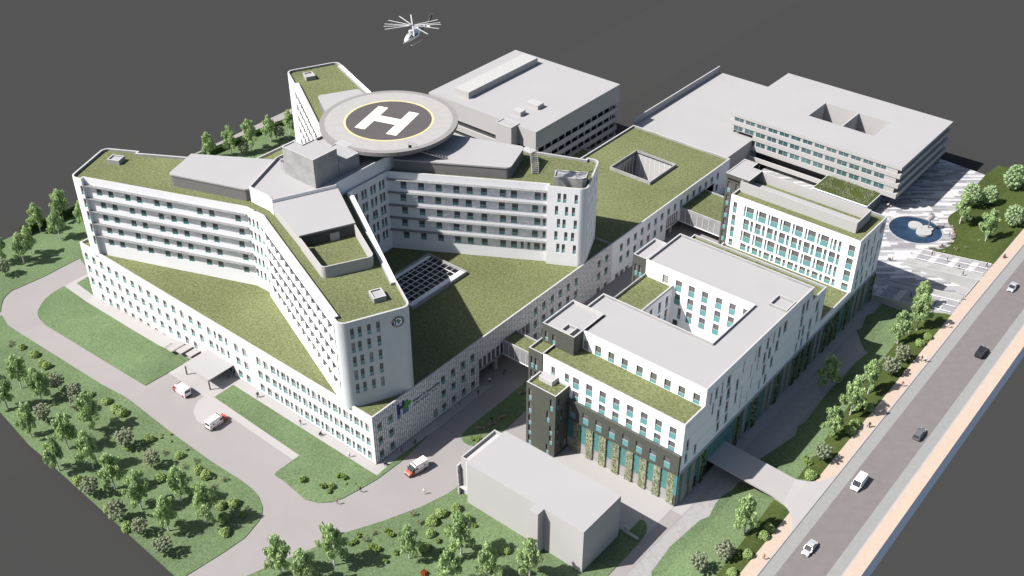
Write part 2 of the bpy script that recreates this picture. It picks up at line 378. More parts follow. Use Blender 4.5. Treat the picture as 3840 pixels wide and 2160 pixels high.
def parapet(parent, poly, ztop, zroof, w=0.35, cap='cap_pale', inner='concrete', skip=(), name='parapet'):
    mb = MB(); ins = offset_poly(poly, w); n = len(poly)
    for i in range(n):
        if i in skip: continue
        a, b, c, d = poly[i], poly[(i+1) % n], ins[(i+1) % n], ins[i]
        mb.face([(a[0], a[1], ztop), (b[0], b[1], ztop), (c[0], c[1], ztop), (d[0], d[1], ztop)], cap)
        mb.face([(c[0], c[1], zroof-0.1), (d[0], d[1], zroof-0.1), (d[0], d[1], ztop), (c[0], c[1], ztop)][::-1], inner)
    return mb.build(name, parent)
def roof(parent, poly, z, mat, inset=0.2, name='roof'):
    mb = MB(); mb.face([(p[0], p[1], z) for p in offset_poly(poly, inset)] if inset else [(p[0], p[1], z) for p in poly], mat)
    return mb.build(name, parent)
def holed(name, poly, holes, z, mat, parent=None):
    from mathutils.geometry import tessellate_polygon
    loops = [[Vector((x, y, 0)) for x, y in l] for l in [poly]+holes]; pts = [v for l in loops for v in l]
    tri = tessellate_polygon(loops); mb = MB()
    for t in tri:
        q = [pts[i] for i in t]
        if (q[1]-q[0]).cross(q[2]-q[0]).z < 0: q = q[::-1]
        mb.face([(v.x, v.y, z) for v in q], mat)
    return mb.build(name, parent)
def rect(x0, y0, x1, y1): return [(x0, y0), (x1, y0), (x1, y1), (x0, y1)]
def curb_box(parent, poly, z0, z1, name='roof_hatch', wmat='concrete', lid='roof_grey', drop=0.35, w=0.3):
    mb = MB(); mb.prism(poly, z0, z1, wmat, top=False, bottom=False)
    ins = offset_poly(poly, w); n = len(poly)
    for i in range(n):
        a, b, c, d = poly[i], poly[(i+1) % n], ins[(i+1) % n], ins[i]
        mb.face([(a[0], a[1], z1), (b[0], b[1], z1), (c[0], c[1], z1), (d[0], d[1], z1)], 'cap_pale')
        mb.face([(d[0], d[1], z1), (c[0], c[1], z1), (c[0], c[1], z1-drop), (d[0], d[1], z1-drop)], wmat)
    mb.face([(p[0], p[1], z1-drop) for p in ins], lid)
    return mb.build(name, parent)

def drape(name, poly, mat, off=0.0, skirt=0.0, skirtmat=None, zf=None, step=12.0):
    """a ground sheet cut to the terrain's creases and laid on it"""
    zf = zf or g
    bm = bmesh.new(); vs = [bm.verts.new((p[0], p[1], 0)) for p in poly]; f = bm.faces.new(vs)
    bm.normal_update()
    if f.normal.z < 0: f.normal_flip()
    bmesh.ops.triangulate(bm, faces=bm.faces[:])
    bmesh.ops.dissolve_limit(bm, angle_limit=0.01, verts=bm.verts[:], edges=bm.edges[:]) if False else None
    xs = [p[0] for p in poly]; ys = [p[1] for p in poly]
    cx = {-255.0, -205.0, -100.0, -74.0, -71.0, -68.0, -65.0, -62.0}; cy = {157.0, 254.0, 255.0, 262.0}
    if max(xs) > -74:
        k = math.ceil(min(ys)/step)
        while k*step < max(ys): cy.add(k*step+0.37); k += 1
    for c in cx:
        if min(xs) < c < max(xs): bmesh.ops.bisect_plane(bm, geom=bm.verts[:]+bm.edges[:]+bm.faces[:], plane_co=(c, 0, 0), plane_no=(1, 0, 0))
    for c in cy:
        if min(ys) < c < max(ys): bmesh.ops.bisect_plane(bm, geom=bm.verts[:]+bm.edges[:]+bm.faces[:], plane_co=(0, c, 0), plane_no=(0, 1, 0))
    for v in bm.verts: v.co.z = zf(v.co.x, v.co.y)+off
    if skirt > 0:
        be = [e for e in bm.edges if len(e.link_faces) == 1]
        r = bmesh.ops.extrude_edge_only(bm, edges=be)
        for v in [x for x in r['geom'] if isinstance(x, bmesh.types.BMVert)]: v.co.z -= skirt
        if skirtmat:
            for q in [x for x in r['geom'] if isinstance(x, bmesh.types.BMFace)]: q.material_index = 1
    me = bpy.data.meshes.new(name); bm.to_mesh(me); bm.free(); me.materials.append(M[mat])
    if skirtmat: me.materials.append(M[skirtmat])
    o = bpy.data.objects.new(name, me); COL.objects.link(o)
    return o

DATA={'lawn_left': [(-266.95,102.43),(-261.9,101.07),(-253.51,101.24),(-216.71,101.13),(-207.14,101.66),(-186.81,100.79),(-171.85,100.69),(-162.97,101.12),(-158.24,100.99),(-155.2,100.34),(-152.0,98.84),(-150.03,96.92),(-149.39,95.45),(-148.03,90.7),(-148.22,85.56),(-149.21,76.31),(-143.01,74.7),(-151.0,74.85),(-209.9,77.37),(-227.54,79.85),(-241.26,80.99),(-261.08,91.74)],'lawn_top': [(-271.11,97.34),(-268.52,103.14),(-270.98,104.76),(-273.48,106.82),(-274.54,108.45),(-275.47,110.63),(-275.22,112.96),(-274.77,120.26),(-275.32,132.41),(-257,128),(-257,250),(-292,250),(-298.88,147.71),(-300.49,133.79),(-301.96,122.27),(-303.0,115.13)],'lawn_island': [(-265.89,121.33),(-265.56,117.52),(-264.54,114.58),(-262.97,112.17),(-260.85,109.85),(-259.18,108.82),(-257.1,108.16),(-253.19,107.61),(-207.86,107.37),(-206.59,107.47),(-206.37,114.07),(-206.33,121.02),(-216.23,120.16),(-218.59,119.97),(-232.17,120.24)],'lawn_strip': [(-264.39,124.45),(-264.92,128.37),(-255.9,124.6),(-255.59,124.04)],'lawn_front': [(-189.69,115.44),(-189.8,121.36),(-151.05,121.48),(-139.57,121.57),(-140.02,127.44),(-139.73,138.94),(-139.59,137.87),(-138.55,128.1),(-138.72,120.8),(-139.4,116.5),(-140.45,111.44),(-141.48,109.39),(-143.62,107.43),(-146.68,106.31),(-150.63,106.73),(-154.66,107.15),(-156.77,107.03),(-157.65,107.13),(-158.02,107.92),(-157.98,114.92)],'lawn_bottom': [(-139.58,84.24),(-137.44,90.71),(-132.39,103.81),(-132.99,104.38),(-128.95,112.27),(-125.27,120.84),(-123.48,127.49),(-123.12,131.06),(-121,129),(-121,142),(-87,142),(-87.1,141),(-88.37,143.34),(-86.09,143.39),(-86.15,148.13),(-85.49,148.55),(-84.84,148.34),(-84.19,147.89),(-83.46,147.01),(-83.02,146.15),(-82.78,145.02),(-82.62,141.92),(-82.66,141.63),(-82.56,131.16),(-82.19,126.69),(-140.51,78.7)],'lawn_median': [(-129.06,142.85),(-130.25,142.34),(-131.68,142.32),(-132.84,142.83),(-133.6,143.69),(-133.98,145.16),(-134.11,147.34),(-134.08,168.39),(-134.5,185),(-128.5,185),(-127.62,160.38),(-127.11,153.09),(-127.24,149.81),(-128.18,146.09),(-128.4,143.97)],'lawn_right_low': [(-60.66,145.54),(-60.57,167.21),(-61.95,168.03),(-63.8,168.69),(-72.91,171.72),(-75.29,171.54),(-75.19,168.77),(-76.01,165.04),(-76.0,162.77),(-75.1,158.54),(-76.05,156.29),(-76.58,150.22),(-76.96,145.85),(-76.2,137.7),(-75.56,136.92),(-73.45,133.74),(-60.02,141.51)],'lawn_right_mid': [(-75.23,180.68),(-74.08,186.02),(-72.4,192.31),(-73.57,195.95),(-72.92,197.93),(-73.6,211.69),(-73.49,216.1),(-73.19,219.08),(-73.44,225.93),(-72.41,231.23),(-75.5,234.17),(-79.0,238.83),(-78.43,240.37),(-79.86,246.21),(-78.84,248.89),(-78.97,253.72),(-76,253.9),(-61,253.9),(-60.85,219.61),(-60.63,177.86),(-61.95,177.02),(-63.74,176.94),(-71.29,179.46)],'lawn_plaza': [(-82.88,340.3),(-82.36,326.77),(-81.43,312.49),(-82.0,309.25),(-81.95,307.05),(-81.29,305.13),(-80.32,303.48),(-78.39,301.68),(-76.65,299.3),(-75.81,297.17),(-75.42,294.68),(-75.45,291.76),(-76.08,289.87),(-76.99,288.21),(-78.47,286.53),(-77,284.3),(-60.8,284.3),(-60.8,352),(-82,349)],'paver': [(-79.7,120),(-79.7,253.9),(-76,253.9),(-78.97,253.72),(-78.84,248.89),(-79.86,246.21),(-78.43,240.37),(-79.0,238.83),(-75.5,234.17),(-72.41,231.23),(-73.44,225.93),(-73.19,219.08),(-73.49,216.1),(-73.6,211.69),(-72.92,197.93),(-73.57,195.95),(-72.4,192.31),(-74.08,186.02),(-75.23,180.68),(-75.29,171.54),(-75.19,168.77),(-76.01,165.04),(-76.0,162.77),(-75.1,158.54),(-76.05,156.29),(-76.58,150.22),(-76.2,137.7),(-73.73,133.58)],'walk_podium': [(-265.89,121.33),(-266.32,129.42),(-256,126),(-264.92,128.37),(-264.39,124.45),(-255.59,124.04),(-213,123.9),(-216.96,122.57),(-216.64,120.24),(-218.59,119.97),(-232.17,120.24)],'walk_front': [(-202,123.9),(-142,123.9),(-142,160),(-139.87,162.8),(-139.73,138.94),(-140.02,127.44),(-139.57,121.57),(-151.05,121.48),(-189.8,121.36),(-189.69,115.44),(-157.98,114.92),(-158.1,113.02),(-181.89,113.34),(-191.85,113.99),(-206.37,114.07),(-206.33,121.02),(-206.36,124.18)],'apron': [(-191.85,113.99),(-191.85,112.38),(-190.88,110.64),(-189.28,108.81),(-187.47,107.82),(-185.82,107.34),(-184.09,107.36),(-183.53,108.3),(-181.89,113.34)],'walk_clinic': [(-112,131),(-82.6,131),(-82.6,156.8),(-112.2,156.8)],'bridge_ramp': [(-82.5,168.9),(-82.5,176.5),(-74.76,181.06),(-71.0,180.11),(-64.06,177.58),(-61.72,177.2),(-60.52,177.95),(-59.24,179.17),(-58.12,180.71),(-58.89,165.23),(-59.71,166.47),(-60.77,167.29),(-62.19,167.91),(-63.8,168.69),(-72.91,171.72)],'island_kerb': [(-189.69,115.44)],'birch': [(-226.87,81.58),(-211.78,79.19),(-222.38,88.28),(-200.86,82.22),(-196.33,76.94),(-190.96,82.19),(-181.56,81.54),(-202.31,89.53),(-171.71,81.6),(-167.01,88.55),(-162.08,81.56),(-157.31,88.19),(-231.79,88.15),(-134.5,89.05),(-127.77,97.53),(-128.37,90.01),(-117.02,108.67),(-109.43,116.31),(-100.61,114.48),(-94.25,120.16),(-105.61,108.16),(-297.58,133.2),(-289.15,134.74),(-297.94,141.45),(-288.72,142.98),(-285.35,120.49),(-287.88,124.39),(-291.11,116.21),(-293.63,195.02),(-289.85,201.48),(-286.83,207.39),(-286.25,215.67),(-285.38,223.73),(-64.93,194.35),(-64.7,203.82),(-64.67,213.35),(-65.9,156.83),(-74.5,212.12),(-65.7,244.39),(-67.6,237.08),(-68.76,254.15),(-77.89,305.77),(-67.65,297.9)],'roundtree': [(-72.88,335.09),(-75.57,322.2),(-79.53,317.4),(-64.25,308.67)],'greytree': [(-216.23,93.93),(-214.04,84.19),(-190.97,91.21),(-180.73,91.16),(-183.95,77.2),(-172.78,76.7),(-165.61,77.2),(-157.33,76.89),(-223.11,93.29),(-210.86,91.4),(-63.42,228.7),(-63.33,222.33),(-62.7,185.12),(-65.47,147.91),(-68.13,142.37),(-283.85,113.67),(-286.41,204.19),(-285.35,218.82)],'bush': [(-214.52,96.23),(-208.46,97.51),(-203.83,97.15),(-201.68,97.24),(-188.93,95.8),(-190.36,91.14),(-178.91,97.02),(-171.59,96.75),(-168.84,96.83),(-189.71,77.5),(-176.1,89.77),(-167.27,92.51),(-177.17,76.86),(-158.99,93.09),(-157.22,95.32),(-169.34,76.32),(-155.58,91.1),(-152.03,88.61),(-248.11,97.55),(-241.89,97.76),(-236.8,96.85),(-234.54,96.83),(-230.27,94.53),(-118.69,125.13),(-120.17,121.99),(-120.19,118.98),(-114.77,123.83),(-118.04,116.24),(-116.46,112.49),(-102.89,122.86),(-61.71,207.23),(-61.77,200.01),(-61.62,197.32),(-62.28,179.05),(-61.86,159.84),(-61.8,157.6),(-61.85,151.05),(-62.0,145.07),(-61.79,241.13),(-62.23,237.54)],'shrub': [(-144.6,116.39),(-125.84,111.14),(-124.42,110.71),(-129.57,106.14),(-129.01,104.43),(-129.13,103.39),(-125.15,105.71),(-123.94,105.87),(-115.41,115.87),(-120.23,104.88),(-112.5,123.83),(-116.29,119.97),(-115.48,118.45),(-112.65,113.89),(-108.66,114.4),(-120.14,107.73),(-130.57,144.11),(-129.35,144.83),(-151.17,109.75),(-146.07,111.27),(-143.82,111.17),(-144.59,112.49),(-145.92,115.96),(-153.25,94.27),(-66.06,184.39),(-64.61,183.34)],'redshrub': [(-111.79,107.51),(-111.26,117.52)],'tiny': [(-188.25,98.84),(-186.68,100.31),(-187.46,98.07),(-184.61,98.78),(-179.34,99.51),(-176.19,96.01),(-167.23,97.61),(-154.78,96.56),(-69.33,297.56),(-75.48,287.6),(-143.01,115.28),(-141.58,116.57)],'fluffy': [(-182.35,95.44),(-174.67,98.37),(-164.89,98.73),(-164.9,95.77),(-174.78,95.5),(-253.16,97.36),(-251.85,96.42),(-124.99,118.03),(-122.29,117.25),(-127.62,108.94),(-127.68,106.25),(-71.06,291.71),(-73.11,290.36),(-77.88,306.76)],'people': [((-148.79,121.92),'walk','person in a white shirt with long dark hair on the walk near the podium corner',0,0),((-140.46,125.3),'wheelchair','person in a wheelchair rolling beside the podium front corner',1,0),((-140.51,130.56),'walk','person in a brown top walking past the ribbed wall corner',2,0),((-140.29,134.54),'walk','person in a pale shirt walking in a close pair under the logo wall',3,0),((-140.2,134.85),'walk','person in a grey top,right one of the pair under the logo wall',4,0),((-140.88,151.27),'stand','person in light blue scrubs standing by the ribbed wall',5,0),((-140.22,157.31),'walk','person in dark blue clothes walking behind the one in light scrubs',6,0),((-138.67,115.67),'walk','person in dark clothes at the lawn edge of the drive below the ambulance',7,0),((-127.43,124.34),'walk','person in white clothes crossing the drive right of the ambulance',8,0),((-181.41,122.07),'walk','person in brown on the podium walk,left one of the close pair near the canopy',2,0),((-181.37,122.42),'walk','person in dark grey,right one of the close pair near the canopy',4,0),((-165.73,122.17),'walk','person in dark blue walking alone along the front walk',6,0),((-159.31,122.65),'wheelchair','person in a wheelchair on the long front walk',1,0),((-140.06,109.84),'walk','person in a cream top at the rounded lawn end by the drive',3,0),((-133.68,103.57),'walk','person in a brown top,rear one of the pair by the lower lawn edge',2,0),((-133.75,103.9),'walk','person in a light shirt,front one of the pair by the lower lawn edge',3,0),((-192.87,122.51),'stand','person in a grey robe standing under the entrance canopy',4,0),((-195.07,122.05),'stand','person in blue trousers half hidden under the entrance canopy',5,0),((-141.0,162.61),'walk','person in a white coat in the shaded passage street',0,0),((-140.33,167.18),'walk','person in a grey top,left one of the pair near the passage column',4,0),((-140.23,167.52),'walk','person in dark shorts,right one of the pair near the passage column',7,0),((-131.86,152.35),'sit','person in black sitting on the shaded grass strip',7,0),((-85.04,273.76),'walk','person pushing a stroller across the patterned plaza',9,0),((-97.99,297.95),'walk','person in a red top walking near the small plaza building',10,0),((-98.52,300.96),'walk','person in a white top,left one of the pair by the plaza building',0,0),((-98.34,301.52),'walk','person in dark clothes,right one of the pair by the plaza building',7,0),((-80.81,300.65),'walk','person in pale clothes walking between pond and benches',3,0),((-77.62,296.9),'stand','person in black standing beside the curved bench edge',7,0),((-59.19,201.36),'walk','person in a beige top,left one of the pair on the orange pavement',3,0),((-58.99,201.63),'walk','person in a black top,right one of the pair on the orange pavement',7,0),((-58.82,152.27),'walk','person in a yellow top alone on the orange pavement at the bottom',11,0),((-59.03,219.68),'walk','person in a pink top on the orange pavement above the pair',10,0),((-59.73,289.54),'wheelchair','person in a wheelchair on the orange pavement near the stairs',1,0),((-59.36,248.33),'walk','person in pale clothes walking on the pavement below the stairs',8,0),((-59.31,231.61),'walk','person in black,left one of the pair on the pavement by grey trees',7,0),((-58.4,231.87),'walk','person in a white shirt,right one of the pair on the pavement by grey trees',0,0)],'stair_people': [((-77.01,282.22,3.87),'person in black walking down the upper part of the right stairs',7),((-72.18,280.71,4.6),'person in a red top on the middle of the right stairs',10),((-68.05,278.25,5.23),'person in dark shorts on the right stairs beside the ramp wall',4),((-65.8,275.15,5.57),'person in dark blue walking on the right ramp',6),((-62.03,282.47,6.14),'person in black at the pavement end of the right stairs',7),((-61.02,262.24,6.3),'person in an orange top at the pavement end of the left ramp',11),((-80.55,257.7,3.33),'person in a white shirt at the building end of the left stairs',0),((-73.08,257.75,4.46),'person in dark clothes standing on the left stairs behind the tree',7)],'bench': [((-131.68,148.25),0.75),((-130.46,151.18),1.1),((-130.26,154.4),1.25),((-131.84,164.44),1.1)],'plaza_bench': [((-78.69,301.68),-0.5),((-76.88,298.87),-0.9),((-76.19,296.38),1.3),((-75.97,293.08),1.0),((-76.95,289.84),0.75),((-78.83,287.15),0.65)],'amb': [(-197.41,111.55),(-181.39,109.76),(-133.74,128.44)],'cars': [(-52.71,276.08),(-48.53,243.53),(-49.2,206.3),(-53.12,183.41),(-52.82,160.45)],'veh_dirs': [[(-200.76,111.55),(-195.99,111.55)],[(-181.44,112.78),(-181.67,108.02)],[(-134.59,126.38),(-133.87,131.39)]]}

# ================= THE SETTING =================
def ext(x, y): return g(clip(x, -290, -42), clip(y, 80, 340))
mb = MB(); xs = [-6000, -1500, -600, -300, -255, -205, -120, -74, -68, -62, -58, -57.9, -41.2, 60, 600, 3000]; ys = [-600, 0, 60, 100, 140, 157, 200, 254, 262, 300, 340, 420, 900, 2500, 7000]
for i in range(len(xs)-1):
    for j in range(len(ys)-1):
        q = [(xs[i], ys[j]), (xs[i+1], ys[j]), (xs[i+1], ys[j+1]), (xs[i], ys[j+1])]
        mb.face([(a, b, (min(ext(a, b), 4.3) if a < -57.95 else ext(a, b))-1.6) for a, b in q], 'backdrop_dark')
structure(mb.build('ground'))
structure(drape('drive', [(-154, 75), (-60.8, 75), (-60.8, 253.9), (-83, 253.9), (-83, 285), (-186, 285), (-186, 262), (-300, 262), (-302, 122), (-303, 95)], 'road_paving', -0.03))
for nm in ('lawn_left', 'lawn_top', 'lawn_island', 'lawn_strip', 'lawn_front', 'lawn_bottom', 'lawn_median', 'lawn_right_low', 'lawn_right_mid'):
    structure(drape('lawn', DATA[nm], 'grass_lawn', 0.12, 0.35, 'grass_lawn'))
structure(drape('lawn', DATA['lawn_plaza'], 'grass_mown', 0.10, 0.35, 'kerb_stone'))
# mown olive strip along the pavement
structure(drape('lawn', [(-63.9, 130), (-60.82, 130), (-60.82, 167.3), (-65.6, 169.2)], 'grass_mown', 0.126))
structure(drape('lawn', [(-64.5, 177.4), (-60.82, 178.6), (-60.82, 253.9), (-68.5, 253.9), (-67.6, 222)], 'grass_mown', 0.126))
structure(drape('footpath', DATA['paver'], 'grey_pavers', 0.01))
structure(drape('footpath', [(-82.5, 155.0), (-79.75, 155.0), (-79.75, 253.9), (-82.5, 253.9)], 'walk_paving', 0.02))
structure(drape('footpath', DATA['walk_podium'], 'walk_paving', 0.02, 0.1))
structure(drape('footpath', DATA['walk_front'], 'walk_paving', 0.02, 0.1))
structure(drape('footpath', DATA['apron'], 'walk_paving', 0.026))
structure(drape('courtyard', DATA['walk_clinic'], 'walk_paving', 0.02))
structure(drape('courtyard', [(-112.0, 120), (-87.2, 128.0), (-87.2, 141.8), (-112, 141.8)][::-1][:0] or rect(-112, 141.5, -83, 152), 'walk_paving', 0.024))
# plaza level with the round pond cut out of it
PC = (-86.75, 294.2); PR = 7.85
pl = [(-61.0, 255.0), (-61.0, 284.0), (-76.9, 284.2)]+list(reversed(DATA['lawn_plaza'][:15]))+[(-140, 345), (-140, 255)]
mbp = MB(); plaza_poly = [(-140, 253.9), (-61.0, 253.9), (-61.0, 284.0), (-77.1, 284.2)]
edge = DATA['lawn_plaza']
cut = [q for q in edge if q[1] > 285.2 and q[0] < -75 and q[1] < 345]
plaza_poly += list(reversed(cut))+[(-98.3, 341.5), (-140, 341.5)]
structure(holed('plaza', plaza_poly, [[(PC[0]+PR*math.cos(2*math.pi*i/48), PC[1]+PR*math.sin(2*math.pi*i/48)) for i in range(48)]], 3.0, 'plaza_tiles'))
# main road
Y0, Y1 = 110, 372
def strip(name, x0, x1, mat, off, skirt=0): return structure(drape(name, [(x0, Y0), (x1, Y0), (x1, Y1), (x0, Y1)], mat, off, skirt, None))
strip('pavement', -60.8, -58.0, 'orange_paving', 0.14, 0.2)
strip('kerb', -57.996, -57.75, 'kerb_stone', 0.16, 0.2)
strip('cycle_lane', -57.746, -55.15, 'strip_grey', 0.0)
strip('road', -55.15, -47.1, 'asphalt_light', 0.004)
strip('cycle_lane', -47.1, -44.75, 'strip_grey', 0.0)
strip('kerb', -44.746, -44.45, 'kerb_stone', 0.14, 0.2)
strip('pavement', -44.446, -41.55, 'orange_paving', 0.14, 0.2)
mb = MB(); k = Y0
while k < Y1:
    mb.face([(-40.55, k, g(-50, k)-1.62), (-40.55, k+12, g(-50, k+12)-1.62), (-41.54, k+12, g(-50, k+12)+0.14), (-41.54, k, g(-50, k)+0.14)], 'slab_side'); k += 12
structure(mb.build('kerb'))  # road slab edge, splayed outward so that it drops no shadow beside it
# entrance bridge deck from the clinic to the road
def bz(x, y): return max(5.05-(x+82.5)*0.052, g(x, y)+0.17) if x < -57.9 else g(x, y)+0.17
deck = [(-82.5, 168.9), (-66, 168.9), (-63.2, 168.4), (-61.2, 167.2), (-59.4, 165.3), (-58.0, 162.8), (-58.0, 183.5), (-58.9, 181), (-60.2, 178.9), (-62, 177.4), (-64.5, 176.6), (-82.5, 176.5)]
br = thing('entrance_bridge', 'pale concrete deck bridging from the white building side down to the main road', 'bridge', (-82.5, 172.7, 0))
def ch(o, p): o.parent = p; o.matrix_parent_inverse = Matrix.Translation(p.location).inverted(); return o
d1 = drape('deck', deck, 'walk_paving', 0.0, 0.45, 'walk_paving', zf=bz); ch(d1, br)

# ================= WALLS, RAMPS AND STAIRS OF THE PLAZA =================
def rz(x): return 3.0+3.35*clip((x+82.0)/20.9, 0, 1)
def slopewall(x0, x1, y, ztop0, ztop1, w, zb, label, group='low walls of the plaza stairs'):
    m_ = MB()
    a = rect(x0, y-w/2, x1, y+w/2); zt = lambda x, yy: ztop0+(ztop1-ztop0)*(x-x0)/(x1-x0)
    m_.prism(a, zb, zt, 'slab_white')
    o = m_.build('retaining_wall'); tag(o, label, 'wall', group); return o
slopewall(-82.3, -61.0, 254.15, 3.45, 6.75, 0.35, 0.5, 'sloping pale wall nearest the lawn with birches, lowest of the plaza stair walls')
slopewall(-82.3, -61.0, 260.8, 3.35, 6.75, 0.25, 2.9, 'sloping pale wall between the left stairs and left ramp')
slopewall(-82.3, -61.0, 264.1, 3.35, 6.85, 0.3, 2.9, 'sloping pale wall on the plaza side of the left ramp')
slopewall(-82.3, -61.0, 274.3, 3.35, 6.8, 0.3, 2.9, 'tallest sloping pale wall facing the patterned plaza below the right ramp')
slopewall(-82.3, -61.0, 277.5, 3.35, 6.8, 0.25, 2.9, 'sloping pale wall between the right ramp and right stairs')
slopewall(-82.3, -61.0, 283.9, 3.45, 6.8, 0.35, 2.5, 'sloping pale wall along the mown lawn beside the right stairs')
mb = MB(); mb.box(-61.25, 264.26, 2.9, -60.95, 274.14, 7.0, 'slab_white'); tag(mb.build('retaining_wall'), 'straight white topped wall between patterned plaza and orange pavement', 'wall', 'low walls of the plaza stairs')
def ramp(y0, y1, label):
    m_ = MB(); m_.prism(rect(-82.3, y0, -60.9, y1), 2.7, lambda x, y: 3.02+(6.32-3.02)*(x+82.3)/21.4, 'concrete'); o = m_.build('ramp'); tag(o, label, 'ramp', 'ramps of the plaza')
ramp(260.93, 263.94, 'smooth grey ramp on the left rising to the orange pavement')
ramp(274.46, 277.37, 'smooth grey ramp on the right rising to the orange pavement')
plain('landing_grey', (0.40, 0.39, 0.41), 0.85, var=0.06, scale=0.5)
def stairs(y0, y1, label):
    t = thing('staircase', label, 'stairs', (-71.6, (y0+y1)/2, 3), 0, 'wide outdoor stairs of the plaza')
    x = -82.2; z = 3.0
    for k in range(4):
        fl = MB()
        for i in range(6):
            fl.box(x+i*0.33, y0, z-0.6, x+(i+1)*0.33, y1, z+0.115*(i+1), 'cap_pale')
        ch(fl.build('flight'), t); x += 1.98; z += 0.69
        l = MB(); l.prism(rect(x, y0, x+3.35, y1), z-0.9, lambda a, b, x=x, z=z: z+(a-x)*0.04, 'landing_grey'); ch(l.build('landing'), t); x += 3.35; z += 0.134
    for yy in (y0+0.1, (y0+y1)/2, y1-0.1):
        r = MB(); px = None
        for k in range(5):
            X = -82+k*5.2; Zz = 3.9+(X+82)*0.157
            r.tube((X, yy, Zz-0.95), (X, yy, Zz), 0.03, 'steel')
            if px: r.tube(px, (X, yy, Zz), 0.03, 'steel')
            px = (X, yy, Zz)
        ch(r.build('handrail'), t)
stairs(254.34, 260.66, 'left flight of stairs between plaza and pavement, half hidden by a birch')
stairs(277.64, 283.7, 'right flight of stairs with four pale flights and people on it')

# ================= PODIUM =================
pod = thing('hospital_podium', 'wide white ribbed hospital base with a green roof under the four winged tower', 'building', (-200, 124, 0))
PZ, PG = 14.1, 13.45
poly = [(-255.6, 124.1), (-142.3, 124.1), (-142.3, 216.6), (-142.3, 279), (-178.3, 279), (-178.3, 222), (-255.6, 222)]
OFF = Matrix.Translation((-200, 124, 0)).inverted()
pod.location = (0, 0, 0)
wn = Windows(pod)
A, B = (-255.6, 124.1), (-142.3, 124.1)
ws = []
row1 = [1.25+3.53*k for k in range(15)]; blind1 = {7, 12}; blind2 = {1, 3, 4, 8, 9, 11}; blind3 = {13, 14}
for k, s in enumerate(row1):
    ws.append((s, 11.35, 1.5, 2.4, 'b' if k in blind1 else 'sh'))
    ws.append((s, 7.2, 1.5, 2.4, 'b' if k in blind2 else 'sh'))
    if k < 14: ws.append((s, 3.05, 1.5, 2.4, 'sh'))
    if 1 <= k < 12: ws.append((s, -1.0, 1.5, 2.4, 'sh'))
rightw = [(54.5, 'b', 1.5), (57.25, 'n', .8), (59.0, 'w', 1.55), (61.6, 'n', .8), (65.1, 'b', 1.55), (68.15, 'b', 1.55), (73.4, 'b', 1.55), (76.05, 'b', 1.55), (78.7, 'w', 1.55), (80.95, 'n', .8), (82.5, 'w', 1.5), (84.5, 'nb', .8), (86.1, 'w', 1.5), (88.0, 'n', .8), (89.6, 'w', 1.5), (91.65, 'n', .8), (93.2, 'b', 1.5), (95.3, 'n', .8), (96.7, 'b', 1.5), (98.75, 'n', .8), (100.3, 'w', 1.5), (102.2, 'nb', .8), (103.75, 'b', 1.55), (105.85, 'n', .8), (107.3, 'w', 1.5), (109.3, 'nb', .8), (110.85, 'b', 1.2)]
for i, (s, k, w) in enumerate(rightw):
    for j, zt in enumerate((11.3, 7.13, 2.98)):
        if j == 2 and 51 < s < 64: continue
        bl = ('b' in k) if j == 0 else (((i*7+j*5) % 9) in (1, 4))
        ws.append((s, zt, w, 2.4, 'b' if bl else 'sh'))
mbw = MB(); facade(mbw, wn, A, B, -5.5, PZ, ws, 'wall_ribbed_sunlit', extra=[(52.5, 63.5, 0.1, 3.0)])
# canopy entrance recess
e = MB(); e.face([(-203.1, 125.2, 0.0), (-192.1, 125.2, 0.0), (-192.1, 125.2, 3.0), (-203.1, 125.2, 3.0)], 'glass_teal')
for k in range(7): e.box(-203.0+k*1.8, 124.6, 0.05, -202.92+k*1.8, 125.15, 3.0, 'frame_white')
e.build('entrance', pod)
A, B = (-142.3, 124.1), (-142.3, 216.6)
ws = []
for s in (1.3, 4.8, 22.5, 26.0, 29.6, 33.0):
    for zt in (11.2, 7.05, 2.85): ws.append((s, zt, 1.5, 2.35, 'w'))
for s in (57.6, 61.15, 64.65, 68.05, 71.5, 75.0): ws += [(s, 11.5, 1.4, 2.35, 'w'), (s, 7.35, 1.4, 2.35, 'w')]
for s in (85.5, 89.0): ws += [(s, 11.7, 1.4, 2.35, 'w'), (s, 7.6, 1.4, 2.35, 'w'), (s, 2.6, 1.6, 2.0, 'dim')]
for s in (57.6, 61.15, 64.65): ws.append((s, 3.2, 1.4, 2.35, 'w'))
ws.append((19.5, 2.9, 1.5, 2.4, 'b'))
facade(mbw, wn, A, B, -5.5, PZ, ws, 'wall_ribbed', extra=[(36.0, 56.0, 4.7, 8.2), (36.0, 50.5, -2.0, 4.5)])
mbw.build('ribbed_wall', pod)
mbs = MB(); A, B = (-142.3, 216.6), (-142.3, 279)
ws = []
for k in range(17):
    s = 0.0+3.43*k
    if k == 0: continue
    ws.append((s, 11.85+min(k, 4)*0.05, 1.45, 2.4, 'w'))
    if s < 27 or s > 52: ws.append((s+0.1, 7.75+min(k, 4)*0.05, 1.45, 2.4, 'w'))
for s in (1.9, 4.3, 6.8): ws.append((s, 2.7, 1.7, 2.0, 'dim'))
facade(mbs, wn, A, B, -5.5, PZ, ws, 'wall_pale', extra=[(27.4, 33.8, 5.3, 9.1), (48.8, 54.0, 5.6, 9.2), (10.5, 15.0, 0.6, 2.9), (27.4, 42, -1.0, 5.0)])
wn.finish()
for a, b in (((-142.3, 279), (-178.3, 279)), ((-178.3, 279), (-178.3, 222)), ((-178.3, 222), (-255.6, 222)), ((-255.6, 222), (-255.6, 124.1))): wall(mbs, a, b, -5.5, PZ, [], 'wall_pale')
mbs.build('wall', pod)
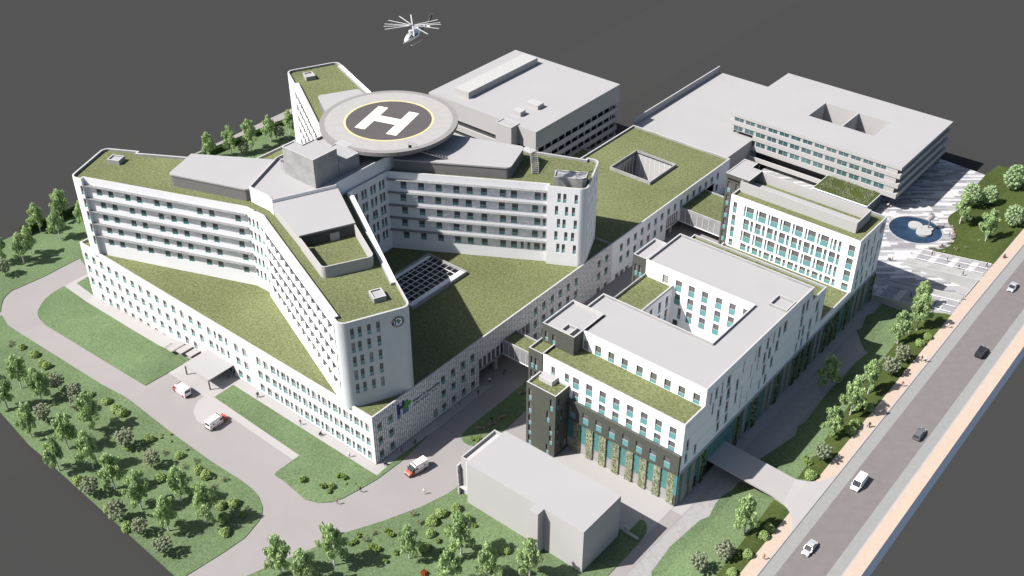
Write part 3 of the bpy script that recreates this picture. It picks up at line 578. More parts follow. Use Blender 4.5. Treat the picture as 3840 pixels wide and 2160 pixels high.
# glazed passages
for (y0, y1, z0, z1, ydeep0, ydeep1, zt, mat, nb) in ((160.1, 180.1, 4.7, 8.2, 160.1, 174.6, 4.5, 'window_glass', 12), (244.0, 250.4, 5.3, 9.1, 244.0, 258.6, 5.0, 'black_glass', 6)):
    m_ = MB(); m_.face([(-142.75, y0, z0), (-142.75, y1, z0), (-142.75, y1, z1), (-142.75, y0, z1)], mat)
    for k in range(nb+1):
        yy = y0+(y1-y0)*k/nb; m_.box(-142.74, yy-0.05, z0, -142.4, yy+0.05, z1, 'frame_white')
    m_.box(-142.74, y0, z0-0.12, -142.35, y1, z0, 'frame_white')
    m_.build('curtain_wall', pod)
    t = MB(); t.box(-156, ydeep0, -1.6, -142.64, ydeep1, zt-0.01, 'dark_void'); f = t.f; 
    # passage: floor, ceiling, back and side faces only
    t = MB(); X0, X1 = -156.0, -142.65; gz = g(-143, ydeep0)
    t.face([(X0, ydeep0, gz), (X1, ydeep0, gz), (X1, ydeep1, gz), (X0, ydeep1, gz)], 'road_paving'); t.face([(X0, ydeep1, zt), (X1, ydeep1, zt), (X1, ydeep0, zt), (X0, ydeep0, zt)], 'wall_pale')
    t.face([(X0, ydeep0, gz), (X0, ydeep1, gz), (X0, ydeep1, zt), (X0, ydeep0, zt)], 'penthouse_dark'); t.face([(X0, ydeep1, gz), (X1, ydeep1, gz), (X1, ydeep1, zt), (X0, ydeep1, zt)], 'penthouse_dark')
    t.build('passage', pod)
    c = MB(); cy = ydeep0+(7.8 if ydeep0 < 200 else 4.5)
    c.prism([(-144.4, cy-.55), (-143.3, cy-.75), (-143.0, cy+.2), (-143.7, cy+.7), (-144.5, cy+.4)], gz-0.05, zt, 'concrete'); c.build('column', pod)
parapet(pod, poly, PZ, PG, 0.4, 'cap_pale')
holed('roof', offset_poly(poly, 0.3), [rect(-177.4, 160.0, -164.2, 180.2), rect(-167.3, 250.9, -153.3, 264.6)], PG, 'grass_roof', pod)
m_ = MB(); m_.box(-149.4, 215.9, PG, -142.7, 216.3, PZ-0.1, 'concrete'); m_.build('parapet', pod)
# skylights: one glazed with a grid, one open
def skylight(x0, y0, x1, y1, dep, floor, grid):
    m_ = MB(); w = 0.35
    for a, b in (((x0-w, y0-w, x1+w, y0), 0), ((x0-w, y1, x1+w, y1+w), 0), ((x0-w, y0, x0, y1), 0), ((x1, y0, x1+w, y1), 0)): m_.box(a[0], a[1], PG-0.05, a[2], a[3], PZ+0.35, 'concrete')
    cu = m_.build('skylight_curb', pod)
    if grid:
        gl = MB(); gl.face([(x0, y0, PG+0.1), (x1, y0, PG+0.25), (x1, y1, PG+0.25), (x0, y1, PG+0.25)], 'black_glass'); gl.build('skylight_glass', pod)
        gr = MB(); nx, ny = grid
        for i in range(1, nx): X = x0+(x1-x0)*i/nx; gr.box(X-0.04, y0, PG+0.26, X+0.04, y1, PG+0.45, 'frame_white')
        for j in range(1, ny): Y = y0+(y1-y0)*j/ny; gr.box(x0, Y-0.04, PG+0.26, x1, Y+0.04, PG+0.44, 'frame_white')
        gr.box(x0, y0, PG+0.27, x0+0.9, y1, PG+0.47, 'frame_white'); gr.box(x1-1.9, y0, PG+0.27, x1, y1, PG+0.47, 'frame_white')
        gr.build('skylight_bars', pod)
    return cu
skylight(-177.4, 160.0, -164.2, 180.2, 0, 0, (7, 11))
skylight(-167.3, 250.9, -153.3, 264.6, 0, 0, None)
# the open light well: glazed sides going down, dark floor
lw = MB(); ml = MB(); x0, y0, x1, y1, zb = -167.3, 250.9, -153.3, 264.6, 3.5
for (a, b), mt_ in (((( x1, y0), (x0, y0)), 'well_white'), (((x0, y0), (x0, y1)), 'window_glass'), (((x0, y1), (x1, y1)), 'well_white'), (((x1, y1), (x1, y0)), 'well_white')):
    lw.face([(a[0], a[1], zb), (b[0], b[1], zb), (b[0], b[1], PG+.3), (a[0], a[1], PG+.3)], mt_)
    n_ = 8
    for k in range(1, n_):
        X, Y = a[0]+(b[0]-a[0])*k/n_, a[1]+(b[1]-a[1])*k/n_; ml.box(X-.05, Y-.05, zb, X+.05, Y+.05, PG, 'frame_white')
lw.face([(x0, y0, zb), (x1, y0, zb), (x1, y1, zb), (x0, y1, zb)], 'walk_paving'); lw.build('light_well', pod); ml.build('well_mullions', pod)

# ================= TOWER: FOUR WINGS =================
CX, CY = -199.2, 170.3
base = [((0, 0), 'cut'), ((0, -28.2), 'mid'), ((3.1, -28.2), 'outer'), ((47.3, -45.2), 'step'), ((46.94, -46.13), 'blk1'), ((50.36, -47.2), 'end'), ((57.26, -32.38), 'blk2'), ((48.2, -27.45), 'step'), ((47.7, -28.4), 'inner'), ((11.1, -7.0), 'notch'), ((11.1, 0), 'cut')]
T = (34.55, 30.7, 26.83, 23.0, 19.15); TE = (35.4, 31.6, 27.75, 23.92, 20.1)
TZ, TG, TB = 37.2, 36.5, 13.3
def quad(sx, sy):
    pts = [((CX+sx*p[0], CY-sy*p[1]), t) for p, t in base]
    if sx*sy > 0:
        vs = [p for p, t in pts][::-1]; ts = [t for p, t in pts]; n = len(ts)
        # edge i of reversed polygon runs v[n-1-i] -> v[n-2-i]; its tag is the tag of original edge n-2-i
        tg = [ts[(n-2-i) % n] for i in range(n)]
        return vs, tg
    return [p for p, t in pts], [t for p, t in pts]
def make_wing(sx, sy, label, seen):
    w_ = thing('hospital_wing', label, 'building', (0, 0, 0), 0, 'wings of the hospital tower')
    vs, tg = quad(sx, sy); n = len(vs); wn = Windows(w_)
    mbw = MB(); mbe = MB(); outl = []
    ie = tg.index('end')
    for i in range(n):
        a, b, c = vs[i-1], vs[i], vs[(i+1) % n]
        if tg[i] == 'end' or tg[i-1] == 'end': outl.append(round_corner(a, b, c, 2.0))
        else: outl.append([b])
    flat = [p for o_ in outl for p in o_]
    for i in range(n):
        a, b = outl[i][-1], outl[(i+1) % n][0]; t = tg[i]; ws = []
        L = (Vector(b)-Vector(a)).length; full = Vector(vs[i]); s0 = (Vector(a)-full).length
        loggia = (t == 'outer' and (sx, sy) in ((1, -1), (-1, 1))) or (t == 'inner' and (sx, sy) in ((-1, 1), (1, -1)))
        if t == 'outer' and (sx, sy) == (-1, -1):
            rows = [(3.15, 6.65, 11.75, 15.2, 20.4, 24.1, 32.85, 36.35, 43.8), (3.5, 7.0, 12.25, 15.7, 20.9, 24.6, 28.1, 33.25, 36.7, 44.3), (3.25, 6.75, 11.85, 15.3, 20.5, 24.2, 27.7, 32.9, 36.4, 43.7), (3.5, 7.05, 12.3, 15.75, 20.9, 24.7, 28.1, 33.2, 36.7, 44.2), (3.2, 6.65, 11.9, 15.4, 20.55, 24.2, 27.7, 32.95, 36.35, 43.85)]
            for r_, z in zip(rows, T): ws += [(s, z, 1.6, 2.25, 'p') for s in r_]
        elif t == 'inner' and (sx, sy) == (1, 1):
            rows = [(3.35, 8.1, 12.8, 17.5, 21.0, 24.8, 29.8, 32.7, 38.9), (3.1, 7.8, 12.5, 17.2, 20.7, 24.55, 29.5, 33.0, 38.3), (3.35, 8.1, 12.8, 17.5, 21.0, 24.8, 29.8, 32.7, 38.9), (3.1, 7.8, 12.5, 17.2, 20.7, 24.55, 29.5, 33.0, 38.3), (3.35, 8.1, 12.8, 17.5, 21.0, 24.8, 29.8, 32.7, 35.35, 37.1, 38.9)]
            for j, (r_, z) in enumerate(zip(rows, T)):
                ws += [(s, z, 0.82 if s in (35.35, 37.1) else 1.62, 2.25, 'p') for s in r_]
                if j != 4: pass
                ws += [(41.15, z, 0.8, 2.25, 'p')]
        elif t in ('outer', 'inner') and not loggia:
            ws = [(s, z, 1.6, 2.25, 'p') for z in T for s in ((4, 9, 14, 19, 24, 29, 34, 39) if L < 44 else (4, 9, 14, 19, 24, 29, 34, 39, 44))] if (sx, sy) != (1, 1) or t == 'inner' else []
        elif loggia:
            ws = [(s, z, 1.3, 2.3, 'p') for z in T for s in [2.2+3.35*k for k in range(int((L-3)/3.35)+1)]]
        elif t == 'mid' and sy < 0:
            ws = [(0.5 if sx < 0 else 0.0+0.35, z, 0.75, 2.4, 'p') for z in T]+[(1.9, z, 0.75, 2.4, 'p') for z in T]
        elif t == 'notch' and sx > 0:
            ss = (2.35, 4.45, 5.5) if sy < 0 else (0.65, 1.7, 3.8, 4.9)
            if sy < 0: rr = [(2.35, 4.45, 5.5), (4.5, 5.55), (5.5,), (4.5, 5.55), (2.35, 5.5)]; 
            else: rr = [(0.6, 1.75, 3.75, 4.95), (0.55, 1.95, 3.8, 4.95), (0.85, 1.75, 3.85, 4.95), (0.55, 1.95, 3.8, 4.95), (0.6, 1.75, 3.8, 4.95)]
            ws = [(s+0.0, z, 0.82, 2.7, 'p') for r_, z in zip(rr, TE) for s in r_]
        elif t == 'end' and (sx, sy) == (1, -1):
            for j, z in enumerate(TE):
                ws += [(s-s0, z, 0.85, 2.75, 'b' if (j, s) in ((1, 2.28), (2, 4.06), (2, 6.1), (3, 2.28), (4, 8.2)) else 'p') for s in ((2.28, 4.0, 6.1, 8.2) if j % 2 == 0 else (2.28, 3.76, 5.87, 8.2))]
                if j: ws.append((13.78-s0, z, 0.8, 2.75, 'p'))
        elif t == 'end' and (sx, sy) != (1, -1):
            for j, z in enumerate(TE): ws += [(s, z, 0.85, 2.7, 'p') for s in ((0.8, 3.4, 5.6, 9.6) if j % 2 else (1.6, 4.2, 7.2, 10.6))]
        elif t == 'blk2' and (sx, sy) == (1, 1):
            for j, z in enumerate(TE): ws += [(s, z, 0.85, 2.75, 'p') for s in ((2.68, 4.13, 7.08) if j % 2 == 0 else (2.07, 4.7, 6.48))]
        elif t == 'blk1' and (sx, sy) == (-1, -1):
            ws = [(1.0, z-0.3, 0.75, 2.7, 'p') for z in TE]
        elif t == 'blk2' and (sx, sy) == (-1, 1):
            ws = [(s, z, 0.8, 2.7, 'p') for z in TE for s in (2.2, 4.4, 6.3)]
        elif t == 'blk1' and (sx, sy) == (1, -1):
            ws = [(0.5, z, 0.55, 2.6, 'p') for z in TE]
        ws = [(s, z, w, h, k) for s, z, w, h, k in ws if s+w < L-0.05 and s > 0.05]
        mat = 'panel_silver' if (sx, sy) == (1, -1) and t in ('end',) else 'wall_pale'
        dst = mbe if mat == 'panel_silver' else mbw
        if t != 'cut': facade(dst, wn, a, b, TB, TZ, ws, 'loggia_wall' if loggia else mat)
        if t in ('outer', 'inner') and not loggia:
            P0 = Vector(vs[i]); P1 = Vector(vs[(i+1) % n]); u = (P1-P0).normalized(); nn = Vector((u.y, -u.x)); LL = (P1-P0).length
            for z in T:
                sh = MB(); q = [P0, P1, P1+nn*1.0, P0+nn*1.0] 
                if t == 'outer': 
                    pass
                q = [(p.x, p.y) for p in q][::-1]
                sh.prism(q, z+0.50, z+0.64, 'mesh_grey'); sh.build('sunshade', w_)
        if loggia:
            P0 = Vector(vs[i]); P1 = Vector(vs[(i+1) % n]); u = (P1-P0).normalized(); nn = Vector((u.y, -u.x)); LL = (P1-P0).length
            def band(z0, z1, nm='band'):
                s_ = MB(); q = [P0, P1, P1+nn*0.98, P0+nn*0.98]; q = [(p.x, p.y) for p in q][::-1]; s_.prism(q, z0, z1, 'render_white'); s_.build(nm, w_)
            band(34.95, TZ+0.002)
            for z in T[1:]: band(z+0.35, z+1.5)
            band(TB, T[-1]-2.35)
            for z in T:
                k = 0
                while 1.7+3.35*k < LL-2.0:
                    s = 1.2+3.35*k; a_ = P0+u*s+nn*0.02; b_ = P0+u*(s+2.5)+nn*0.95; c_ = P0+u*(s+2.56)+nn*0.93; d_ = P0+u*(s+0.06)
                    sc = MB(); sc.prism([(p.x, p.y) for p in (a_, d_, c_, b_)], z-2.3, z+0.33, 'mesh_beige', top=False, bottom=False); sc.build('screen', w_)
                    k += 1
        # curved corner after edge i
        arc = outl[(i+1) % n]
        if len(arc) > 1:
            for j in range(len(arc)-1): mbw.face([(arc[j][0], arc[j][1], TB), (arc[j+1][0], arc[j+1][1], TB), (arc[j+1][0], arc[j+1][1], TZ), (arc[j][0], arc[j][1], TZ)], 'panel_silver' if (sx, sy) in ((1, -1), (1, 1)) else 'wall_pale')
    mbw.build('wall', w_)
    if mbe.f: mbe.build('end_wall', w_)
    wn.finish()
    # parapet and roof from the rounded outline
    skip = set(); idx = 0
    for i in range(n):
        idx += len(outl[i])
        if tg[i] == 'cut': skip.add(idx-1)
    skip2 = {(k) % len(flat) for k in skip}
    parapet(w_, flat, TZ, TG, 0.45, 'cap_pale', 'concrete', skip2)
    roof(w_, flat, TG, 'grass_roof', 0.0)
    hx, hy = CX+sx*49.1, CY+sy*34.1
    u = Vector((sx*0.42, sy*-0.907 if False else -sy*-0.0))
    d1 = Vector((sx*0.46, sy*(-0.89)*-1)).normalized() if False else None
    if (sx, sy) != (1, 1):
        # small framed roof hatch set square to the wing's end
        e0 = Vector((sx*0.422, -sy*0.907)); e1 = Vector((sx*0.907, sy*0.422)); c = Vector((CX+sx*48.9, CY+sy*34.2))
        q = [c-e0*1.45-e1*1.75, c+e0*1.45-e1*1.75, c+e0*1.45+e1*1.75, c-e0*1.45+e1*1.75]; q = [(p.x, p.y) for p in q]
        ar = sum(q[i][0]*q[(i+1) % 4][1]-q[(i+1) % 4][0]*q[i][1] for i in range(4))
        if ar < 0: q = q[::-1]
        curb_box(w_, q, TG, TG+1.3)
    else:
        q = [(-150.7, 199.9), (-145.6, 202.9), (-144.4, 203.7), (-144.1, 204.9), (-145.3, 207.5), (-152.6, 203.2)]
        curb_box(w_, q, TG, TG+2.6, 'stair_head')
    return w_
south_wing = make_wing(1, -1, 'front wing of the white tower with the round badge on its end wall', 'S')
make_wing(-1, -1, 'left wing of the white tower with grey sunshade ledges above rows of windows', 'W')
make_wing(1, 1, 'right wing of the white tower with a concrete stair head at its rounded tip', 'E')
make_wing(-1, 1, 'rear wing of the white tower behind the helipad', 'N')

# ---- penthouses and core ----
def P_(x, y): return (CX+x, CY+y)
core = thing('tower_core', 'central roof block of the tower with concrete lift shafts between the four wings', 'building', (0, 0, 0))
cp = [P_(*p) for p in [(-5, -24.9), (2.0, -24.9), (4.4, -25.6), (11.1, -10.7), (10.4, -9.8), (10.4, 9.8), (11.1, 10.7), (4.4, 25.6), (-5, 24.9), (-11.5, 10.5), (-11.5, -10.5)]]
mb = MB(); mb.prism(cp, TG-0.3, 40.9, 'wall_pale', top=False, bottom=False); mb.build('wall', core)
parapet(core, cp, 40.9, 40.2, 0.3); roof(core, cp, 40.2, 'roof_grey', 0.2)
tall = [(-191.4, 156.0), (-191.4, 163.4), (-199.9, 163.4), (-199.9, 160.0), (-202.7, 160.0), (-202.7, 156.0)][:0] or [(-202.9, 156.0), (-191.5, 156.0), (-191.5, 163.9), (-199.7, 163.9), (-199.7, 160.0), (-202.9, 160.0)]
o = curb_box(core, tall, 40.15, 48.2, 'lift_shaft', 'concrete', 'roof_grey', 0.25, 0.25)
curb_box(core, [(-199.6, 164.0), (-191.3, 164.0), (-191.3, 170.9), (-199.6, 170.9)], 40.15, 44.2, 'lift_lobby', 'concrete', 'roof_grey', 0.2, 0.25)
mb = MB(); mb.box(-200.2, 170.95, 43.5, -196.0, 173.5, 44.03, 'slab_white'); mb.build('gangway', core)
mb = MB()
for k in range(5): mb.tube((-205.5+k*0.7, 157.2-k*0.0, 40.2), (-205.5+k*0.7, 157.2, 42.6), 0.04, 'steel')
mb.box(-206.0, 157.2, 42.4, -202.95, 159.0, 42.55, 'steel'); mb.tube((-206, 157.2, 43.4), (-203, 157.2, 43.4), 0.04, 'steel'); mb.build('service_stair', core)
def penthouse(poly, label, zt=40.0, door=None, wmat='penthouse_grey', rr=None):
    t = thing('plant_room', label, 'rooftop building', (0, 0, 0), 0, 'flat roofed plant rooms on the tower wings')
    m_ = MB(); m_.prism(offset_poly(poly, 0.15), TG-0.05, zt-0.4, wmat, top=False, bottom=False); m_.build('wall', t)
    m_ = MB(); m_.prism(poly, zt-0.4, zt, 'roof_grey'); m_.build('roof', t); return t
def ccw(p):
    a = sum(p[i][0]*p[(i+1) % len(p)][1]-p[(i+1) % len(p)][0]*p[i][1] for i in range(len(p))); return p if a > 0 else p[::-1]
def rp(pts, radii):
    out = []; n = len(pts)
    for i in range(n): out += round_corner(pts[i-1], pts[i], pts[(i+1) % n], radii[i], 5) if radii[i] > 0 else [pts[i]]
    return out
sp = penthouse(ccw([(-194.75, 144.6), (-178.5, 138.7), (-172.6, 151.2), (-188.0, 160.0)]), 'front plant room with pale side walls above a walled roof garden', 40.0, wmat='model_grey')
yard = rp(ccw([(-178.3, 138.9), (-165.2, 133.0), (-159.2, 145.4), (-172.6, 151.2)]), [0, 0, 0, 0])
yard = [(-178.2, 138.55)]+round_corner((-178.2, 138.55), (-165.0, 133.4), (-159.3, 144.3), 1.3, 5)+round_corner((-165.0, 133.4), (-159.3, 144.3), (-172.7, 151.2), 1.3, 5)+[(-172.7, 151.2)]
m_ = MB(); yi = offset_poly(yard, 0.3); n_ = len(yard)
for i in range(n_-1):
    a, b, c, d = yard[i], yard[i+1], yi[i+1], yi[i]
    m_.face([(a[0], a[1], TG-0.05), (b[0], b[1], TG-0.05), (b[0], b[1], 39.6), (a[0], a[1], 39.6)], 'model_grey'); m_.face([(a[0], a[1], 39.6), (b[0], b[1], 39.6), (c[0], c[1], 39.6), (d[0], d[1], 39.6)], 'model_grey'); m_.face([(d[0], d[1], 39.6), (c[0], c[1], 39.6), (c[0], c[1], TG), (d[0], d[1], TG)], 'model_grey')
m_.build('garden_wall', sp)
m_ = MB(); P0, P1 = Vector((-178.4, 138.75)), Vector((-172.65, 151.0)); u = (P1-P0).normalized(); nn = Vector((u.y, -u.x))
for (a, b, zt, mt, o_) in ((0.3, 13.2, 39.55, 'penthouse_dark', 0.02), (7.3, 9.6, 38.6, 'model_grey', 0.06)):
    p, q = P0+u*a+nn*(o_-0.12), P0+u*b+nn*(o_-0.12); m_.face([(p.x, p.y, TG), (q.x, q.y, TG), (q.x, q.y, zt), (p.x, p.y, zt)], mt)
m_.build('door_wall', sp)
penthouse(rp(ccw([P_(-5.2, -25.3), P_(-27.3, -32.9), P_(-31.6, -22.4), P_(-12, -10.5)]), [0, 0, 1.2, 1.2] if False else [0, 0, 1.0, 1.0]), 'left plant room with a grey wall on the green roof of the left wing')
penthouse(rp(ccw([P_(11.3, 9.0), P_(38.0, 24.9), P_(33.6, 36.4), P_(5.2, 25.8)]), [0, 1.4, 1.4, 0]), 'right plant room, longest one, with a dark grey wall and outdoor stairs')
penthouse(rp(ccw([P_(-11.8, 10.5), P_(-32.2, 22.6), P_(-26.3, 33.4), P_(-5.2, 25.3)]), [0, 1.2, 1.2, 0]), 'rear plant room half under the helipad')
def stair_flight(p, q, w, label, rails=True, parent=None, plate=None):
    t = thing('metal_stair', label, 'stairs', (0, 0, 0), 0, 'metal stairs on the tower roof')
    p, q = Vector(p), Vector(q); d = (q-p); h = Vector((d.x, d.y, 0)).normalized(); s = Vector((-h.y, h.x, 0))*w/2; n = 12
    st = MB()
    for i in range(n):
        a = p+d*(i/n); b = p+d*((i+1)/n); z = a.z
        st.prism([((x.x), (x.y)) for x in (a-s, Vector((b.x, b.y, 0))-s, Vector((b.x, b.y, 0))+s, a+s)], z-0.1, z, 'steel')
    st.build('treads', t)
    r = MB()
    for sg in (-1, 1):
        r.tube(p+s*sg+Vector((0, 0, 1)), q+s*sg+Vector((0, 0, 1)), 0.035, 'steel', 4); r.tube(p+s*sg, q+s*sg, 0.10, 'model_grey', 4)
        for k in range(5): x = p+d*k/4+s*sg; r.tube(x, x+Vector((0, 0, 1)), 0.03, 'steel', 4)
    r.build('railing', t)
    if plate:
        m_ = MB(); m_.box(*plate, 'model_grey'); m_.build('landing', t)
    return t
stair_flight((-184.0, 181.6, 44.0), (-177.3, 188.6, 40.0), 1.4, 'metal stair going down from the helipad to the right plant room roof')
stair_flight((-162.5, 206.5, 39.9), (-158.0, 201.6, 36.5), 1.8, 'metal stair from the right plant room roof down to the grass', plate=(-165.5, 204.8, 39.7, -162.0, 207.0, 39.95))

# ---- helipad ----
hp = thing('helipad', 'round rooftop helipad with a bright cream H in a dark circle', 'helipad', (0, 0, 0))
HX, HY, HZ, HR = -198.55, 189.2, 44.0, 18.6
def disc(mb, r, z, mat, r0=0, n=72):
    for i in range(n):
        a, b = 2*math.pi*i/n, 2*math.pi*(i+1)/n; C1, S1, C2, S2 = math.cos(a), math.sin(a), math.cos(b), math.sin(b)
        if r0: mb.face([(HX+r0*C1, HY+r0*S1, z), (HX+r*C1, HY+r*S1, z), (HX+r*C2, HY+r*S2, z), (HX+r0*C2, HY+r0*S2, z)], mat)
        else: mb.face([(HX, HY, z), (HX+r*C1, HY+r*S1, z), (HX+r*C2, HY+r*S2, z)], mat)
circ = lambda r, n=72: [(HX+r*math.cos(2*math.pi*i/n), HY+r*math.sin(2*math.pi*i/n)) for i in range(n)]
mb = MB(); mb.prism(circ(HR), 43.0, HZ-0.01, 'penthouse_grey', top=False); disc(mb, HR, HZ-0.01, 'penthouse_grey'); o = mb.build('rim', hp)
o.data.materials.clear(); plain('rim_grey', (0.36, 0.335, 0.325), 0.8, var=0.03); o.data.materials.append(M['rim_grey']); o.data.polygons.foreach_set('material_index', [0]*len(o.data.polygons))
mb = MB(); plain('pad_concrete', (.50, .49, .47), .85, var=.05, scale=.5, detail=8); disc(mb, 17.2, HZ, 'pad_concrete'); mb.build('landing_surface', hp)
mb = MB(); disc(mb, 11.6, HZ+0.012, 'pad_dark'); mb.build('touchdown_circle', hp)
mb = MB(); disc(mb, 12.15, HZ+0.02, 'paint_yellow', 11.55); mb.build('circle_line', hp)
mb = MB(); mb.prism(circ(16.2), 41.4, 43.0, 'penthouse_grey', top=False, bottom=False); mb.prism(circ(7.0, 24), 40.0, 41.4, 'model_grey'); mb.face([(x, y, 41.4) for x, y in circ(16.2)][::-1], 'penthouse_grey'); mb.build('support_drum', hp)
mb = MB(); hb = [(-206.8, 193.6), (-203.9, 194.4), (-202.4, 189.7), (-196.4, 191.5), (-197.9, 196.4), (-195.0, 197.3), (-190.7, 183.9), (-193.6, 183.0), (-195.3, 188.2), (-201.3, 186.4), (-199.7, 181.2), (-202.6, 180.3)]
# two legs and the bar of the H
for q in ([hb[0], hb[1], hb[10], hb[11]], [hb[4], hb[5], hb[6], hb[7]], [hb[2], hb[3], hb[8], hb[9]]): mb.face([(x, y, HZ+0.03+0.004*(q[0] == hb[2])) for x, y in ccw(q)], 'paint_cream')
mb.build('letter', hp)

# ---- badge and logo ----
def disc_on(mb, C, u, v, r, mat, n, off, r0=0):
    N = u.cross(v)
    for i in range(n):
        a, b = 2*math.pi*i/n, 2*math.pi*(i+1)/n
        p = lambda rr, t: C+u*rr*math.cos(t)+v*rr*math.sin(t)+N*off
        if r0: mb.face([p(r0, a), p(r, a), p(r, b), p(r0, b)], mat)
        else: mb.face([p(0, a), p(r, a), p(r, b)], mat)
LOGO = [('logo_blue', [(0, 0.55), (0, 2.6), (.55, 2.6), (.55, 1.95), (1.1, 1.95), (1.1, 2.6), (1.65, 2.6), (1.65, 1.4), (.62, 1.4), (.62, .55)], 0), ('logo_sky', [(0, -0.3), (0, .55), (.62, .55), (.62, -0.3)], 0), ('logo_sky', [(1.15, -.1), (1.15, .75), (2.35, .75), (2.35, -.1)], 0), ('logo_green', [(1.15, .75), (1.15, 1.5), (1.68, 1.5), (1.68, 2.35), (2.35, 2.35), (2.35, 1.75), (3.0, 1.75), (3.0, 1.0), (2.35, 1.0), (2.35, .75)], .01)]
def logo(mb, O_, u, v, k, off):
    N = u.cross(v)
    for mat, pts, e in LOGO: mb.face([O_+u*x*k+v*y*k+N*(off+e) for x, y in pts], mat)
def text(name, body, size, O_, u, v, off, mat, parent, ang=0, extrude=0.01, space=1.0):
    cu = bpy.data.curves.new(name, 'FONT'); cu.body = body; cu.size = size; cu.extrude = extrude; cu.space_character = space
    to = bpy.data.objects.new(name, cu); me = bpy.data.meshes.new_from_object(to); bpy.data.objects.remove(to); bpy.data.curves.remove(cu)
    N = u.cross(v); me.materials.clear(); me.materials.append(M[mat])
    o = bpy.data.objects.new(name, me); COL.objects.link(o); o.parent = parent
    R_ = Matrix((u.to_4d(), v.to_4d(), N.to_4d(), (0, 0, 0, 1))).transposed()
    for i in range(3): R_[3][i] = 0
    R_[3][3] = 1
    q = O_+N*off; o.matrix_basis = Matrix.Translation(q) @ R_ @ Matrix.Rotation(ang, 4, 'Z')
    return o
def badge(C, u, v, r, label, parent=None):
    t = thing('wall_badge', label, 'sign', (0, 0, 0), 0, 'round blue badges on the buildings')
    m_ = MB(); disc_on(m_, C, u, v, r, 'navy', 40, 0.05); m_.build('ring', t)
    m_ = MB(); disc_on(m_, C, u, v, r*0.64, 'frame_white', 40, 0.06); m_.build('field', t)
    m_ = MB(); logo(m_, C-u*0.50*r-v*0.36*r, u, v, r*0.33, 0.07); m_.build('emblem', t)
    s_ = 'FNsP F. D. Roosevelta'; n = len(s_)
    def arc(txt, a0, a1, rr, flip):
        for i, c in enumerate(txt):
            if c == ' ': continue
            a = a0+(a1-a0)*i/(len(txt)-1); p = C+u*rr*math.cos(a)+v*rr*math.sin(a)
            text('letter', c, r*0.23, p, u, v, 0.058, 'frame_white', t, a+(math.pi/2 if flip else -math.pi/2), 0.004)
    arc(s_, R(170), R(5), r*0.77, False); arc('BANSKÁ BYSTRICA', R(215), R(325), r*0.94, True)
    return t
Pe0, Pe1 = Vector((-148.84, 123.1, 0)), Vector((-141.94, 137.92, 0)); u = (Pe1-Pe0).normalized(); v = Vector((0, 0, 1)); N = u.cross(v)
badge(Pe0+u*13.15+v*33.95, u, v, 1.5, 'round blue badge with a green cross high on the front wing end wall')
ls = thing('wall_logo', 'large blue and green H and cross logo with lettering on the ribbed side wall', 'sign', (0, 0, 0))
u = Vector((0, 1, 0)); O_ = Vector((-142.3, 124.1, 0))
m_ = MB(); logo(m_, O_+u*7.7+v*8.75, u, v, 1.5*0.99, 0.08); m_.build('emblem', ls)
text('lettering', 'FNsP F. D. Roosevelta', 0.98, O_+u*12.9+v*9.95, u, v, 0.06, 'logo_blue', ls, 0, 0.03)
text('lettering', 'BANSKÁ BYSTRICA', 0.62, O_+u*12.9+v*9.0, u, v, 0.06, 'logo_sky', ls, 0, 0.02)
text('lettering', '++++', 0.7, O_+u*19.3+v*9.0, u, v, 0.06, 'logo_green', ls, 0, 0.02)

# ================= CLINIC (stepped white building on the right) =================
cl = thing('clinic_building', 'stepped white building with grey and green roofs round an inner courtyard', 'building', (0, 0, 0))
wn = Windows(cl, cap=98)
mw = MB(); md = MB(); mt = MB()
XE, XW = -82.5, -120.0
# south face above the dark band (y 156.8)
S7 = [-111.5+3.63*k for k in range(8)]
ws = [(x-XW, 21.25, 1.75, 3.4, 'big') for x in S7]+[(x-XW, 17.35, 1.75, 3.2, 'big') for x in S7]+[(2.4, 21.2, 1.2, 3.0, 'w'), (6.25, 21.2, 1.2, 2.6, 'w')]
facade(mw, wn, (XW, 156.8), (XE, 156.8), -1.0, 23.4, ws, 'render_white')
# east face: white part above the cornice, three roof heights
def cz(y): return 9.75+0.0205*(y-157)
EW = {25.6: [(166.6, .75), (168.7, 1.15), (171.3, .75), (173.6, 1.6), (180.5, .55), (185.8, .55), (187.1, 1.3), (191.0, 1.3), (194.0, .8), (196.4, 1.3), (199.0, 1.7), (207.9, 1.6), (210.1, 1.4)],
      21.8: [(168.0, .8), (171.1, 1.2), (174.2, 1.6), (178.2, 1.3), (184.6, .5), (187.5, .6), (190.4, 1.4), (192.7, 1.4), (196.1, 1.5), (208.3, 1.4), (212.0, 1.2), (216.2, 1.6)],
      17.9: [(158.4, 1.2), (170.8, 1.3), (174.4, 1.4), (178.4, 1.1), (181.2, .45), (185.6, .5), (191.0, 1.4), (194.6, 1.3), (208.4, 1.1), (210.3, 1.3), (213.8, 1.4), (217.6, 1.2)],
      14.0: [(158.3, 1.2), (162.0, 1.1), (171.3, 1.3), (174.8, 1.4), (181.3, .5), (184.4, .45), (190.0, .8), (192.6, 1.2), (207.9, 1.0), (210.6, 1.2), (213.9, 1.4), (160.0, .01)]}
SEG = [(156.8, 164.6, 23.4), (164.6, 213.1, 27.95), (213.1, 220.8, 23.9), (220.8, 237.8, 13.15)]
for y0, y1, zt in SEG:
    ws = [(y-y0, z, w, 3.35 if z > 15 else 2.9, 'w') for z, L_ in EW.items() for y, w in L_ if y0 < y and y+w < y1 and z < zt and w > .1]
    facade(mw, wn, (XE, y0), (XE, y1), 0.0, zt, ws, 'render_white', 0.4)
mw.build('wall', cl)
